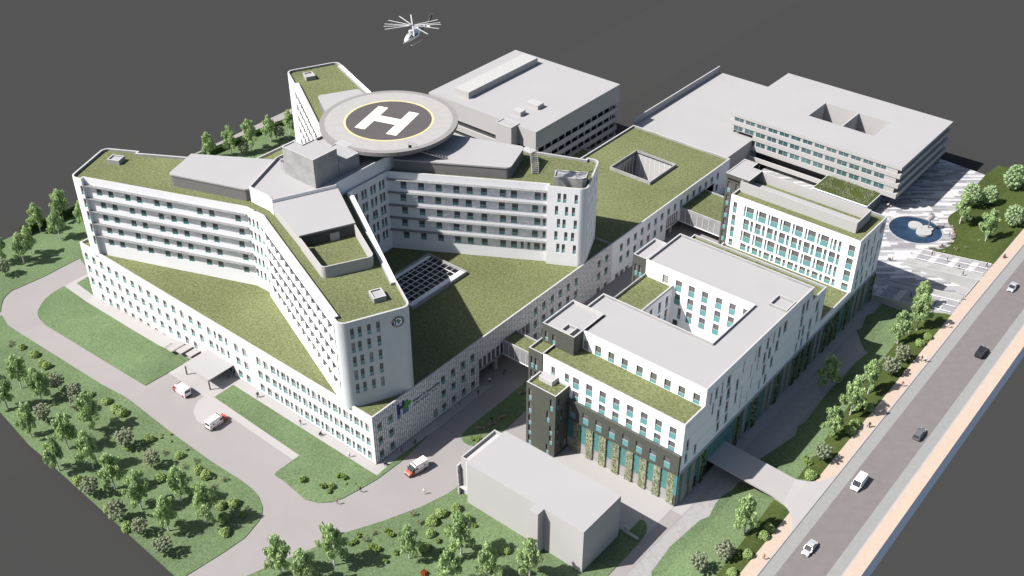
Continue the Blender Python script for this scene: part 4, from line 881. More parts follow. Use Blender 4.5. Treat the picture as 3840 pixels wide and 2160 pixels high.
# cornice ledge of the east face + thin floor joints
m_ = MB(); m_.prism([(XE, 156.8), (XE+0.35, 156.8), (XE+0.35, 253.5), (XE, 253.5)], lambda x, y: cz(y)-0.25, lambda x, y: cz(y)+0.05, 'cap_pale'); m_.build('cornice', cl)
m_ = MB()
for z in (13.9+0.35, 17.9+0.3, 21.8+0.3, 25.9):
    for y0, y1, zt in SEG:
        if z < zt-0.5: m_.box(XE+0.001, y0, z, XE+0.012, y1, z+0.05, 'steel')
m_.build('joint_lines', cl)
# teal base of the east face with planted and perforated strips
m_ = MB(); bh = lambda x, y: cz(y)-0.25
ys_ = [156.85, 168.8, 176.6, 237.8]
for a, b in ((156.85, 168.8), (176.6, 237.8)):
    m_.face([(XE+.05, a, -1), (XE+.05, b, -1), (XE+.05, b, cz(b)-.26), (XE+.05, a, cz(a)-.26)], 'teal_wall')
m_.face([(XE+.05, 168.8, 5), (XE+.05, 176.6, 5), (XE+.05, 176.6, cz(176)-.26), (XE+.05, 168.8, cz(168)-.26)], 'teal_wall')
m_.build('teal_wall', cl)
m_ = MB(); m_.face([(XE+.04, 168.8, -1), (XE+.04, 176.6, -1), (XE+.04, 176.6, 5.02), (XE+.04, 168.8, 5.02)], 'dark_void'); m_.build('doorway', cl)
strips = [(158.0, 'p'), (161.3, 'p'), (165.3, 'l'), (180.4, 'l'), (183.6, 'p'), (187.9, 'L'), (193.5, 'p'), (196.0, 'p'), (199.0, 'l'), (202.4, 'p'), (205.0, 'p'), (207.8, 'l'), (211.0, 'l'), (214.8, 'l'), (218.5, 'p'), (221.2, 'p'), (224.2, 'l'), (227.5, 'l'), (230.6, 'l'), (236.0, 'l')]
def strips_on(parent, lst):
    for y, k in lst:
        w = 2.4 if k == 'L' else 1.5; q = [(XE+.08, y), (XE+.38, y), (XE+.38, y+w), (XE+.08, y+w)]; m_ = MB()
        m_.prism(q, lambda a, b: g(a, b)+.1, lambda a, b: cz(b)-.32, 'living_wall' if k != 'p' else 'mesh_beige')
        o_ = m_.build('planted_strip' if k != 'p' else 'perforated_strip', parent)
        if k != 'p':      # climbing leaves
            lf = MB()
            for i in range(150):
                a = rnd.uniform(0, w); z = rnd.uniform(0.5, cz(y)-0.6); s = rnd.uniform(.10, .2); c = Vector((XE+.40+rnd.uniform(0, .12), y+a, z))
                lf.face([c+Vector((0, -s, -s)), c+Vector((rnd.uniform(0, .15), s, -s)), c+Vector((rnd.uniform(0, .15), s, s)), c+Vector((0, -s, s))], 'leaf_dark' if i % 3 else 'leaf_shrub')
            lf.build('climber', o_)
strips_on(cl, strips)
m_ = MB()
for y in [159.8, 163.4, 167.6]+[179.0+k*3.55 for k in range(17)]:
    k = int(y*7) % 3
    m_.face([(XE+.07, y, g(XE, y)), (XE+.07, y+1.1, g(XE, y)), (XE+.07, y+1.1, 3.4+g(XE, y)), (XE+.07, y, 3.4+g(XE, y))], 'panel_blind' if k else 'black_glass')
m_.build('ground_panels', cl)
# dark projecting band and green/teal base of the south face
wb = [(x+111.9-0.0, 13.8, 1.7, 3.35, 'big') for x in [-111.6+3.6*k for k in range(9)] if x < -83.2]
wb = [(-111.6+3.6*k+112.3, 13.1, 1.7, 3.2, 'big') for k in range(8)]
facade(md, wn, (-112.3, 156.1), (-82.55, 156.1), 9.2, 14.8, wb, 'olive_dark')
md.face([(-82.55, 156.1, 9.2), (-82.55, 156.8, 9.2), (-82.55, 156.8, 14.8), (-82.55, 156.1, 14.8)], 'olive_dark')
md.face([(-112.3, 156.1, 14.8), (-82.55, 156.1, 14.8), (-82.55, 156.8, 14.8), (-112.3, 156.8, 14.8)], 'olive_dark')
md.face([(-112.3, 156.8, 9.2), (-82.55, 156.8, 9.2), (-82.55, 156.1, 9.2), (-112.3, 156.1, 9.2)], 'olive_dark')
md.build('dark_band', cl)
m_ = MB()
for k in range(9):
    x = -112.3+3.63*k; x1 = min(x+1.85, -82.6)
    if x < -83: m_.box(x, 156.62, 3.2, x1, 156.79, 9.2, 'teal_wall'); m_.box(x, 156.64, 0, x1, 156.79, 3.2, 'panel_blind')
m_.build('teal_wall', cl)
for k in range(8):
    x = -110.45+3.63*k; q = MB(); q.box(x, 156.3, 0.05, x+1.75, 156.6, 9.15, 'living_wall'); o_ = q.build('planted_strip', cl)
    lf = MB()
    for i in range(110):
        c = Vector((x+rnd.uniform(-.05, 1.8), 156.27-rnd.uniform(0, .12), rnd.uniform(.1, 9.0))); s = rnd.uniform(.07, .16)
        lf.face([c+Vector((-s, 0, -s)), c+Vector((s, -rnd.uniform(0, .1), -s)), c+Vector((s, -rnd.uniform(0, .1), s)), c+Vector((-s, 0, s))], ('leaf_pale', 'leaf_grey', 'leaf_shrub')[i % 3])
    lf.build('climber', o_)
m_ = MB(); m_.box(-83.4, 156.2, 3.2, -82.56, 156.79, 9.18, 'teal_wall'); m_.box(-83.0, 156.2, 0, -82.56, 156.79, 3.2, 'olive_dark'); m_.build('corner_post', cl)
# roofs
roof(cl, rect(-120, 156.8, XE, 164.6), 22.8, 'grass_roof', 0.0, 'terrace_roof')
parapet(cl, [(-120, 156.8), (XE, 156.8), (XE, 164.6), (-120, 164.6)], 23.4, 22.8, 0.35, 'cap_pale', 'concrete', (2, 3))
# upper ring with courtyard
mu = MB()
GS = [(x+120.0+0.0, 25.6, 1.7, 2.85, 'w') for x in (-111.3, -107.7, -104.1, -100.15, -96.5, -92.9, -89.3, -85.6)]
facade(mu, wn, (-114.7, 164.6), (XE, 164.6), 22.7, 27.95, [(s-5.3, z, w, h, k) for s, z, w, h, k in GS]+[(0.05, 25.55, 1.5, 2.75, 'door')], 'render_white')
wall(mu, (-119.7, 179.3), (-119.7, 172.6), 0, 27.95, [], 'render_white')
CW = [(x+111.7, z, 1.75, 3.35, 'big') for x in (-107.5, -103.8, -99.95, -96.3, -92.7) for z in (25.7, 21.85, 17.95)]+[(0.5, 25.7, 1.8, 3.3, 'big'), (0.5, 21.8, 1.7, 3.2, 'big'), (1.8, 17.9, 0.95, 3.3, 'w'), (0.6, 14.0, 1.5, 2.6, 'void')]
facade(mu, wn, (-111.7, 197.7), (-90.1, 197.7), 8, 27.95, [w for w in CW], 'render_white')
facade(mu, wn, (-120.0, 197.7), (-111.7, 197.7), 22.5, 27.95, [(5.0, 25.7, 1.75, 2.5, 'door')], 'render_white')
facade(mu, wn, (-111.7, 179.3), (-111.7, 197.7), 8, 23.9, [(s, z, 1.2, 3.2, 'w') for s in (2.0, 5.2, 8.3, 12.1, 15.3) for z in (21.8, 17.9)], 'wall_pale')
wall(mu, (-90.1, 179.3), (-111.7, 179.3), 8, 27.95, [], 'render_white'); wall(mu, (-90.1, 197.7), (-90.1, 179.3), 8, 27.95, [], 'render_white')
wall(mu, (XE, 213.1), (-120, 213.1), 22, 27.95, [], 'render_white'); wall(mu, (XE, 220.8), (-120.1, 220.8), 11, 23.9, [], 'render_white'); wall(mu, (-120.1, 220.8), (-120.1, 213.1), 0, 23.9, [], 'render_white')
wall(mu, (-120.0, 213.1), (-120.0, 207), 0, 27.95, [], 'render_white'); wall(mu, (-120, 237.8), (-120, 220.8), 0, 13.15, [], 'render_white')
wall(mu, (-120, 197.6), (-120, 179.3), 0, 23.9, [], 'render_white')
mu.build('wall', cl)
m_ = MB(); m_.face([(-111.7, 179.3, 8.1), (-90.1, 179.3, 8.1), (-90.1, 197.7, 8.1), (-111.7, 197.7, 8.1)], 'walk_paving'); m_.build('courtyard_floor', cl)
ring = [(-114.7, 164.6), (XE, 164.6), (XE, 213.1), (-120, 213.1), (-120, 197.7), (-90.1, 197.7), (-90.1, 179.3), (-119.7, 179.3), (-119.7, 172.6), (-114.7, 172.6)]
ri = offset_poly(ring, 0.35)
bm = bmesh.new(); f_ = bm.faces.new([bm.verts.new((x, y, 27.35)) for x, y in offset_poly(ring, 0.2)]); f_.normal_update(); bmesh.ops.triangulate(bm, faces=[f_]); me = bpy.data.meshes.new('roof'); bm.to_mesh(me); bm.free(); me.materials.append(M['roof_grey']); ro = bpy.data.objects.new('roof', me); COL.objects.link(ro); ro.parent = cl
parapet(cl, ring, 27.95, 27.35, 0.35, 'cap_pale', 'concrete', (8, 9))
roof(cl, rect(-120, 179.3, -111.7, 197.7), 23.2, 'grass_roof', 0.1, 'terrace_roof'); m_ = MB(); m_.box(-120, 179.3, 23.1, -119.7, 197.7, 23.9, 'concrete'); m_.box(-112.0, 179.3, 23.1, -111.69, 197.7, 23.91, 'cap_pale'); m_.build('parapet', cl)
q = rect(-120.1, 213.1, XE, 220.8); roof(cl, q, 23.3, 'grass_roof', 0.1, 'terrace_roof'); parapet(cl, q, 23.9, 23.3, 0.35, skip=(0,))
q = rect(-120.0, 220.8, XE, 237.8); roof(cl, q, 12.5, 'grass_roof', 0.1, 'terrace_roof'); parapet(cl, q, 13.15, 12.5, 0.35, skip=(0, 2))
curb_box(cl, rect(-87.6, 200.2, -83.0, 204.8), 27.35, 28.15, drop=0.7)
# dark corner penthouses and towers
def darkbox(poly, z0, zt, zr, wins, rmat='grass_roof', skip=(), name='dark_block'):
    t = MB(); nP = len(poly)
    for i in range(nP):
        if i in skip: continue
        facade(t, wn, poly[i], poly[(i+1) % nP], z0, zt, wins.get(i, []), 'olive_dark')
    o_ = t.build(name, cl); roof(cl, poly, zr, rmat, 0.1); parapet(cl, poly, zt, zr, 0.3, 'cap_pale', 'cap_pale', ()); return o_
dk = 'p'
w1 = [(0.6, z, 0.9, 3.4, 'w') for z in (16.8, 12.9)]+[(0.6, z, 0.9, 2.9, 'w') for z in (8.9, 5.8, 2.8)]+[(6.7, 16.8, .85, 3.4, 'w'), (5.8, 12.9, .85, 3.3, 'w'), (6.7, 8.9, .85, 2.7, 'w'), (6.7, 5.9, .85, 2.7, 'w'), (5.8, 2.8, .85, 2.9, 'w')]
w2 = [(0.8, 16.9, .6, 3.3, 'w'), (2.0, 12.9, .6, 3.2, 'w'), (.8, 9.2, .6, 2.8, 'w'), (.8, 6.1, .6, 2.8, 'w'), (2.0, 3.0, .6, 2.9, 'w'), (3.6, 2.95, 1.3, 2.9, 'door')]
darkbox(rect(-120.6, 151.7, -112.3, 156.8), -1, 18.3, 17.75, {0: w1, 1: w2}, skip=(2,))
curb_box(cl, rect(-119.2, 154.4, -115.5, 156.7), 17.75, 19.0, 'roof_hatch', 'cap_pale', 'roof_grey', 0.05, 0.2)
darkbox(rect(-124.0, 156.6, -120.0, 164.6), -1, 23.42, 22.8, {0: [(s, z, .85, 3.3, 'w') for s in (0.6, 1.8) for z in (21.3, 17.35)]}, skip=(1, 2))
darkbox(rect(-123.6, 161.1, -114.7, 172.6), 22.7, 28.0, 27.36, {0: [(0.7, 26.0, .95, 2.7, 'w'), (2.8, 26.0, .95, 2.7, 'w')]}, 'roof_grey', skip=(2,))
m_ = MB(); wall(m_, (-123.6, 172.6), (-123.6, 161.1), 0, 28, [], 'olive_dark'); m_.build('dark_wall', cl)
curb_box(cl, rect(-118.8, 161.4, -116.1, 164.4), 27.36, 28.2, drop=0.75)
darkbox(rect(-123.7, 197.6, -119.99, 207), -1, 28.0, 27.36, {0: [(s, z, .9, 3.4, 'w') for s in (0.5, 1.75) for z in (25.5, 21.6)]}, 'roof_grey', skip=(1,))
wn.finish()

# ================= OFFICE SLAB WITH TEAL PANELS =================
of = thing('ward_building', 'white block with a dense grid of teal panelled windows beside the plaza', 'building', (0, 0, 0))
wn = Windows(of, cap=98); mw = MB(); ws = []
x0 = -119.6
R1 = [(-115.4, .55), (-114.65, 2.2), (-111.75, .55), (-110.95, 2.2), (-108.15, .55), (-107.35, 2.15), (-104.6, .55), (-103.75, 2.15), (-101.0, .55), (-100.2, 2.15), (-97.4, .55), (-96.6, 2.15), (-93.85, .55), (-92.95, 2.15), (-90.2, .5), (-89.35, .75), (-88.05, .75)]
R2 = [(-115.1+3.57*k, 1.7) for k in range(8)]+[(-112.95+3.57*k, .8) for k in range(8)]
for z, rr in ((26.4, R1), (22.5, R2), (18.7, R1), (14.8, R2)):
    for x, w in rr: ws.append((x-x0, z, w, 3.35 if z > 16 else 2.2, 'big'))
for z in (26.45, 22.5, 18.8, 14.85): ws += [(0.9, z, 1.15, 3.4 if z > 16 else 2.2, 'big'), (x0*-1-85.3, z, 1.75, 3.4 if z > 16 else 2.2, 'big')]
facade(mw, wn, (x0, 237.9), (XE, 237.9), 12.4, 28.4, ws, 'render_white')
we = []
for z, L_ in ((26.3, [(240.6, 1.1), (242.9, 1.2), (247.0, 1.0)]), (22.4, [(241.1, 1.0), (243.6, 1.1), (246.7, 1.1), (250.4, 1.0), (252.2, .9)]), (18.6, [(239.8, 1.1), (242.4, 1.1), (247.6, 1.0), (250.2, 1.0)]), (14.9, [(240.2, 1.1), (243.4, 1.2), (246.6, 1.0), (250.4, 1.0)])):
    for y, w in L_: we.append((y-237.9, z, w, 3.3 if z > 16 else 2.6, 'w'))
facade(mw, wn, (XE, 237.9), (XE, 253.5), 0, 28.4, we, 'render_white')
wall(mw, (XE, 253.5), (x0, 253.5), 0, 28.4, [], 'render_white'); wall(mw, (x0, 253.5), (x0, 237.9), 0, 28.4, [], 'render_white')
mw.build('wall', of)
q = rect(x0, 237.9, XE, 253.5); roof(of, q, 27.7, 'grass_roof', 0.1); parapet(of, q, 28.4, 27.7, 0.35)
m_ = MB(); m_.face([(XE+.05, 237.8, -1), (XE+.05, 253.5, -1), (XE+.05, 253.5, cz(253)-.26), (XE+.05, 237.8, cz(238)-.26)], 'teal_wall'); m_.build('teal_wall', of)
strips_on(of, [(240.5, 'p'), (243.4, 'p'), (247.0, 'p'), (251.6, 'l')])
# dark stair tower, canopy roof and the plant screen
m_ = MB(); tp = rect(-124.5, 243.3, -119.59, 252.8)
for i in range(4): facade(m_, wn, tp[i], tp[(i+1) % 4], -1, 30.6, [(s, z, 1.0, 3.3, 'w') for s in (0.5, 3.0) for z in (28.5, 24.4, 20.5, 16.7, 12.8, 9.0)] if i == 0 else [], 'olive_dark')
m_.build('dark_tower', of)
tp2 = [(-124.5, 243.3), (-117.3, 242.4), (-117.3, 249.8), (-120.4, 249.8), (-120.4, 252.8), (-124.5, 252.8)]
tp2[0] = (-124.5, 242.6); tp2[1] = (-117.3, 242.6)
m_ = MB(); m_.prism(tp2, 30.0, 31.0, 'olive_dark'); m_.build('canopy', of); roof(of, tp2, 31.004, 'roof_grey', 0.35); parapet(of, tp2, 31.15, 31.0, 0.3)
m_ = MB(); o4 = rect(-119.3, 241.6, -85.7, 250.0); i4 = rect(-119.0, 241.9, -86.0, 249.7)
for i in range(4):
    a, b, c, d = o4[i], o4[(i+1) % 4], i4[(i+1) % 4], i4[i]
    m_.face([(a[0], a[1], 27.6), (b[0], b[1], 27.6), (b[0], b[1], 30.8), (a[0], a[1], 30.8)], 'model_grey'); m_.face([(a[0], a[1], 30.8), (b[0], b[1], 30.8), (c[0], c[1], 30.8), (d[0], d[1], 30.8)], 'model_grey'); m_.face([(d[0], d[1], 30.8), (c[0], c[1], 30.8), (c[0], c[1], 27.7), (d[0], d[1], 27.7)], 'model_grey')
m_.build('plant_screen', of)
m_ = MB(); m_.box(-118.6, 242.0, 27.6, -86.4, 247.6, 28.3, 'roof_grey'); m_.build('plant_deck', of)
wn.finish()
u = Vector((0, 1, 0)); badge(Vector((XE, 251.4, 25.9)), u, Vector((0, 0, 1)), 1.5, 'round blue badge high on the shaded side wall next to the pond')

# ================= LINK BRIDGES =================
def link(name, x0_, x1_, y0_, y1_, zb, zg, zt, label, gmat):
    t = thing(name, label, 'bridge', (0, 0, 0), 0, 'covered link bridges with green roofs')
    m_ = MB(); m_.box(x0_, y0_, zb, x1_, y1_, zb+0.3, 'wall_pale'); m_.build('deck', t)
    m_ = MB(); m_.box(x0_, y0_+.06, zb+.31, x1_, y1_-.06, zg, gmat); m_.build('glazing', t)
    m_ = MB(); n = int((x1_-x0_)/1.8)
    for k in range(n+1):
        X = x0_+(x1_-x0_)*k/n
        for yy in (y0_, y1_-.06): m_.box(X-.04, yy-.03, zb+.3, X+.04, yy+.09, zg, 'frame_white')
    m_.build('mullions', t)
    q = rect(x0_, y0_, x1_, y1_); m_ = MB(); m_.prism(q, zg, zt, 'concrete', top=False); m_.build('fascia', t); parapet(t, q, zt, zt-.4, .25, skip=(1, 3)); roof(t, q, zt-.4, 'grass_roof', 0.2)
link('link_bridge', -142.25, -123.6, 169.3, 174.5, 4.4, 8.1, 9.0, 'glazed link bridge nearest the front over the street between podium and stepped building', 'curtain_glass')
link('link_bridge', -142.25, -124.5, 251.2, 264.8, 4.7, 8.6, 9.6, 'wide green roofed link bridge at the rear near the dark stair tower', 'curtain_glass')

# ================= FAR OFFICE BUILDING =================
fo = thing('office_building', 'long grey office building with banded windows and two roof wells behind the plaza', 'building', (0, 0, 0))
FX0, FX1, FY0, FY1 = -155.0, -96.5, 299.8, 339.2
hole = rect(-134.2, 313.8, -111.8, 325.8)
def frame(mb_, o, h, z, mat):
    a, b, c, d = o; e, f_, g_, h_ = h
    for q in ((a, b, f_, e), (b, c, g_, f_), (c, d, h_, g_), (d, a, e, h_)): mb_.face([(x, y, z) for x, y in q], mat)
m_ = MB(); sl = rect(FX0, FY0, FX1, FY1); frame(m_, sl, hole, 18.0, 'roof_grey'); m_.build('roof', fo)
m_ = MB()
for z0, z1, o_ in ((17.0, 18.0, 0), (14.1, 15.5, 0.3), (10.8, 12.3, 0.5), (7.3, 8.9, 0.7)):
    r = rect(FX0 if z0 > 11 else -146, FY0+o_*.0, FX1-o_*.0, FY1)
    for i in range(4): a, b = r[i], r[(i+1) % 4]; m_.face([(a[0], a[1], z0), (b[0], b[1], z0), (b[0], b[1], z1), (a[0], a[1], z1)], 'model_grey')
    if z0 < 17: frame(m_, r, rect(FX0+2 if z0 > 11 else -144, FY0+1.3, FX1-1.3, FY1-1.3), z1, 'model_grey')
    frame(m_, r, hole, z0, 'model_grey')
m_.build('fascia_bands', fo)
wn = Windows(fo, cap=98); mw = MB()
for z0, z1, xs0 in ((15.5, 17.0, FX0+1.4), (12.3, 14.1, FX0+1.4), (8.9, 10.8, -145)):
    A_, B_ = (xs0, FY0+.22), (FX1-1.1, FY0+.22); L_ = B_[0]-A_[0]; ws = []; s = 0.5
    while s+3.6 < L_: ws += [(s, z1-0.02, 1.5, z1-z0-0.1, 'far'), (s+1.65, z1-0.02, 1.5, z1-z0-0.1, 'far')]; s += 4.05
    facade(mw, wn, A_, B_, z0, z1, ws, 'model_grey', 0.15)
    A_, B_ = (FX1-1.1, FY0+1.1), (FX1-1.1, FY1-1.1); ws = []; s = 0.6
    while s+2.4 < 37: ws += [(s, z1-0.02, 1.0, z1-z0-.3, 'void'), (s+1.2, z1-.02, 1.0, z1-z0-.3, 'void')]; s += 3.4
    facade(mw, wn, A_, B_, z0, z1, ws, 'model_grey', 0.3)
wall(mw, (FX1-1.1, FY1-1.1), (FX0, FY1-1.1), 3, 17, [], 'model_grey'); wall(mw, (FX0+1.4, FY1), (FX0+1.4, FY0+1.1), 9, 17, [], 'model_grey')
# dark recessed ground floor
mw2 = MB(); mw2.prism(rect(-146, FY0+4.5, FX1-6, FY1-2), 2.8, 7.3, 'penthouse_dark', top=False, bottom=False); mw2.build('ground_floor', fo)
# roof wells
for i in range(4):
    a, b = hole[i], hole[(i+1) % 4]; mw.face([(b[0], b[1], 7.5), (a[0], a[1], 7.5), (a[0], a[1], 18), (b[0], b[1], 18)], 'model_grey')
mw.face([(x, y, 7.6) for x, y in hole], 'roof_grey'); mw.box(-122.75, 313.8, 7.6, -122.4, 325.8, 17.98, 'model_grey')
# low wing
mw.prism(rect(-181.5, 284.0, -146.0, 339.0), 0, 10.9, 'model_grey', top=False, bottom=False)
mw.build('wall', fo)
roof(fo, rect(-181.5, 284.0, -146.0, 339.0), 10.9, 'roof_grey', 0, 'low_roof')
m_ = MB(); m_.box(-181.9, 284.5, 9.8, -181.5, 339.0, 13.2, 'model_grey'); m_.build('parapet', fo)
for k in range(7):
    for z in (8.3, 5.2):
        y = 285.0+k*2.2; wn.add((-145.95, 284), (-145.95, 300), y-284, z, 1.7, 1.9, 'void')
for w_ in [c for c in fo.children if c.name.startswith('window') and abs(c.location.x+145.95) < .01]: w_.location.x += 0.32
wn.finish()
m_ = MB(); m_.box(-145.9, 297.6, 4.9, -118.9, 298.1, 6.3, 'model_grey'); m_.box(-145.9, 298.1, 4.7, -118.9, 299.7, 5.0, 'model_grey'); m_.build('walkway', fo)
# planted entrance pavilion
pv = thing('entrance_pavilion', 'low pavilion with a tall grass roof in front of the banded office building', 'building', (0, 0, 0))
q = rect(-118.9, 290.0, -101.0, 300.9); m_ = MB(); m_.prism(q, 2.8, 7.2, 'glass_teal', top=False, bottom=False); m_.build('glazing', pv)
m_ = MB(); m_.prism(q, 7.2, 7.5, 'frame_white'); m_.build('roof', pv); roof(pv, q, 7.56, 'grass_mown', 0.15, 'planting_bed')
m_ = MB()
for k in range(10): m_.box(-101.02, 290+k*1.2, 2.9, -100.85, 290.15+k*1.2, 7.2, 'steel')
m_.build('mullions', pv)
lf = MB()
for i in range(2600):
    x, y = rnd.uniform(-117.5, -101.6), rnd.uniform(290.4, 300.2)
    if math.sin(x*.9)+math.cos(y*1.1+x*.3) < -0.2: continue
    h = rnd.uniform(.25, .6); a = rnd.uniform(0, 6.28); dx, dy = math.cos(a)*.12, math.sin(a)*.12
    lf.face([(x-dx, y-dy, 7.56), (x+dx, y+dy, 7.56), (x+dx*2+dy, y+dy*2-dx, 7.56+h)], 'leaf_pale')
stuff(tag(lf.build('grass_tufts'), 'pale ornamental grasses growing on the pavilion roof', 'grass'))

# ================= BIG GREY BLOCK =================
bb = thing('grey_building', 'plain light grey block with balcony bands and a long roof box behind the helipad', 'building', (0, 0, 0))
q = rect(-230.4, 237.9, -186.45, 281.9); m_ = MB(); m_.prism(q, 18.9, 25.0, 'model_grey', topmat='roof_grey'); m_.build('top_storey', bb)
m_ = MB(); m_.prism(rect(-229.5, 238.6, -188.6, 281.0), -1, 18.9, 'penthouse_dark', top=False, bottom=False); m_.build('wall', bb)
m_ = MB()
for z0, z1 in ((15.1, 17.0), (11.9, 13.6), (8.6, 10.3), (5.3, 7.0), (2.0, 3.7)):
    m_.box(-188.6, 238.3, z0, -186.75, 281.7, z0+0.25, 'model_grey'); m_.box(-186.95, 238.3, z0+.25, -186.7, 281.7, z1, 'model_grey'); m_.box(-188.6, 281.4, z0+.25, -186.95, 281.7, z1, 'model_grey')
    m_.box(-230.3, 238.0, z0, -189, 238.6, z1, 'model_grey')
m_.build('balcony', bb)
m_ = MB()
for k in range(13):
    m_.box(-187.3, 239.5+k*3.45, -1, -187.0, 239.9+k*3.45, 18.9, 'model_grey')
m_.build('column', bb)
m_ = MB(); m_.box(-223.0, 242.3, 25.0, -217.2, 277.5, 27.2, 'model_grey'); m_.build('roof_box', bb)
m_ = MB(); m_.box(-199.9, 242.9, 25.0, -196.5, 245.4, 26.5, 'model_grey'); m_.build('roof_box', bb)
m_ = MB(); m_.box(-199.9, 250.0, 25.0, -195.3, 253.0, 26.45, 'model_grey'); m_.build('roof_box', bb)
m_ = MB(); m_.box(-199.8, 234.9, -1, -193.6, 237.88, 24.95, 'model_grey'); m_.build('lift_tower', bb)
o = curb_box(bb, rect(-199.8, 234.9, -193.6, 238.9), 25.01, 25.35, 'lift_tower_cap', 'model_grey', 'roof_grey', .25, .3)
an = thing('annex_building', 'low annex with a small shaded green roof between grey block and podium', 'building', (0, 0, 0))
q = rect(-186.3, 236, -178.7, 262); m_ = MB(); m_.prism(q, -1, 10.2, 'concrete', top=False, bottom=False); m_.build('wall', an); parapet(an, q, 10.2, 9.6, .3); roof(an, q, 9.6, 'grass_roof', .2)

# ================= FRONT GREY BLOCK =================
fb = thing('grey_building', 'plain grey block with a narrow chimney bump in the foreground lawn', 'building', (0, 0, 0))
m_ = MB(); m_.prism([(-118.3, 128.4), (-99.4, 128.4), (-99.4, 126.35), (-97.15, 126.35), (-97.15, 128.4), (-87.13, 128.4), (-87.13, 141.4), (-118.3, 141.4)], -1.5, 12.0, 'model_grey', topmat='roof_grey', bottom=False); m_.build('wall', fb)
m_ = MB(); q = rect(-121.2, 129.9, -118.32, 141.2)
m_.prism(q, 0.0, 10.9, 'model_grey', top=False, bottom=False); m_.build('side_wall', fb); parapet(fb, q, 10.9, 10.2, .3, 'model_grey', 'model_grey', (1,)); roof(fb, q, 10.15, 'cap_pale', .1)
m_ = MB()
for k in range(12): m_.box(-119.4, 129.80, 0.9+k*0.78, -118.55, 129.895, 1.4+k*0.78, 'black_glass')
m_.box(-119.7, 129.83, 0.6, -119.5, 129.893, 10.3, 'frame_white'); m_.build('window', fb)
m_ = MB()
for z0, z1, xx in ((6.2, 8.6, -121.9), (3.5, 6.15, -121.8), (0, 3.4, -121.7)): m_.box(xx, 129.0, z0, xx+.45, 131.5, z1, 'model_grey')
m_.box(-121.7, 129.0, 2.4, -118.4, 129.85, 2.6, 'cap_pale'); m_.build('balcony', fb)
m_ = MB(); m_.box(-87.0, 143.0, 0, -83.2, 143.3, 0.7, 'cap_pale'); m_.box(-87.0, 143.3, 0.0, -85.8, 143.6, 1.6, 'cap_pale'); tag(m_.build('garden_wall'), 'short pale garden wall beside the front grey block', 'wall')

# ================= ENTRANCE CANOPY AND PLATES =================
cn = thing('entrance_canopy', 'flat pale canopy on two dark posts over the hospital entrance', 'canopy', (0, 0, 0))
m_ = MB(); m_.box(-202.4, 116.3, 3.15, -192.3, 124.05, 3.4, 'roof_grey'); m_.build('roof', cn)
for x in (-202.1, -192.8): m_ = MB(); m_.box(x-.12, 116.5, 0, x+.12, 116.75, 3.15, 'penthouse_dark'); m_.build('post', cn)
for i, (x, y, z, lb) in enumerate(((-213.6, 120.5, 0.9, 'furthest from the canopy'), (-210.9, 121.4, 1.0, 'middle one of the three'), (-207.9, 122.2, 1.05, 'nearest the canopy'))):
    m_ = MB(); m_.prism([(x-.2, y-1.3), (x+1.9, y-1.3), (x+1.9, y+3.0), (x-.2, y+3.0)], z-.25, z, 'walk_paving'); tag(m_.build('entrance_plate'), 'pale concrete stepping slab by the ribbed wall, '+lb, 'slab', 'concrete slabs bridging to the wall')

# ================= POND =================
pd = thing('pond', 'round dark blue pond with a thin rim on the patterned plaza', 'pond', (PC[0], PC[1], 3.0))
n = 64; cc = lambda r, z: [(r*math.cos(2*math.pi*i/n), r*math.sin(2*math.pi*i/n), z) for i in range(n)]
m_ = MB(); m_.face(cc(PR-.02, -.22), 'water'); m_.build('water', pd)
m_ = MB(); a, b, c = cc(PR-.25, .06), cc(PR+.12, .06), cc(PR-.25, -.5); d = cc(PR+.12, -.02)
for i in range(n): j = (i+1) % n; m_.face([a[i], b[i], b[j], a[j]], 'kerb_stone'); m_.face([c[i], a[i], a[j], c[j]], 'concrete'); m_.face([d[i], d[j], b[j], b[i]], 'kerb_stone')
m_.build('rim', pd)
for x, y, r, z, lb in ((-87.75, 296.45, 2.05, .32, 'largest round concrete disc, left one in the pond'), (-84.25, 294.2, 2.2, .42, 'round concrete disc in the pond nearest the viewer'), (-84.2, 297.0, 1.6, .28, 'smallest concrete disc in the pond carrying the globe sculpture')):
    m_ = MB(); p = [(x+r*math.cos(2*math.pi*i/40), y+r*math.sin(2*math.pi*i/40)) for i in range(40)]; m_.prism(p, 2.7, 3.0+z, 'slab_white'); tag(m_.build('stone_disc'), lb, 'platform', 'round discs in the pond')
sc = thing('sculpture', 'globe of dark rings on a thick stem standing in the pond', 'sculpture', (-84.1, 297.1, 3.28))
m_ = MB(); m_.tube((0, 0, 0), (0, 0, 3.2), .22, 'steel', 12); m_.build('stem', sc)
m_ = MB(); R0 = 1.05
for k in range(-5, 6):
    zz = k*.19; rr = math.sqrt(max(.02, R0*R0-zz*zz)); nn_ = 28
    for i in range(nn_):
        a, b = 2*math.pi*i/nn_, 2*math.pi*(i+1)/nn_; r1 = rr
        m_.face([(r1*math.cos(a), r1*math.sin(a), 4.0+zz-.05), (r1*math.cos(b), r1*math.sin(b), 4.0+zz-.05), (r1*math.cos(b), r1*math.sin(b), 4.0+zz+.05), (r1*math.cos(a), r1*math.sin(a), 4.0+zz+.05)], 'cap_pale')
        m_.face([(.86*r1*math.cos(a), .86*r1*math.sin(a), 4.0+zz+.05), (r1*math.cos(a), r1*math.sin(a), 4.0+zz+.05), (r1*math.cos(b), r1*math.sin(b), 4.0+zz+.05), (.86*r1*math.cos(b), .86*r1*math.sin(b), 4.0+zz+.05)], 'cap_pale')
m_.build('ring_globe', sc)
m_ = MB()
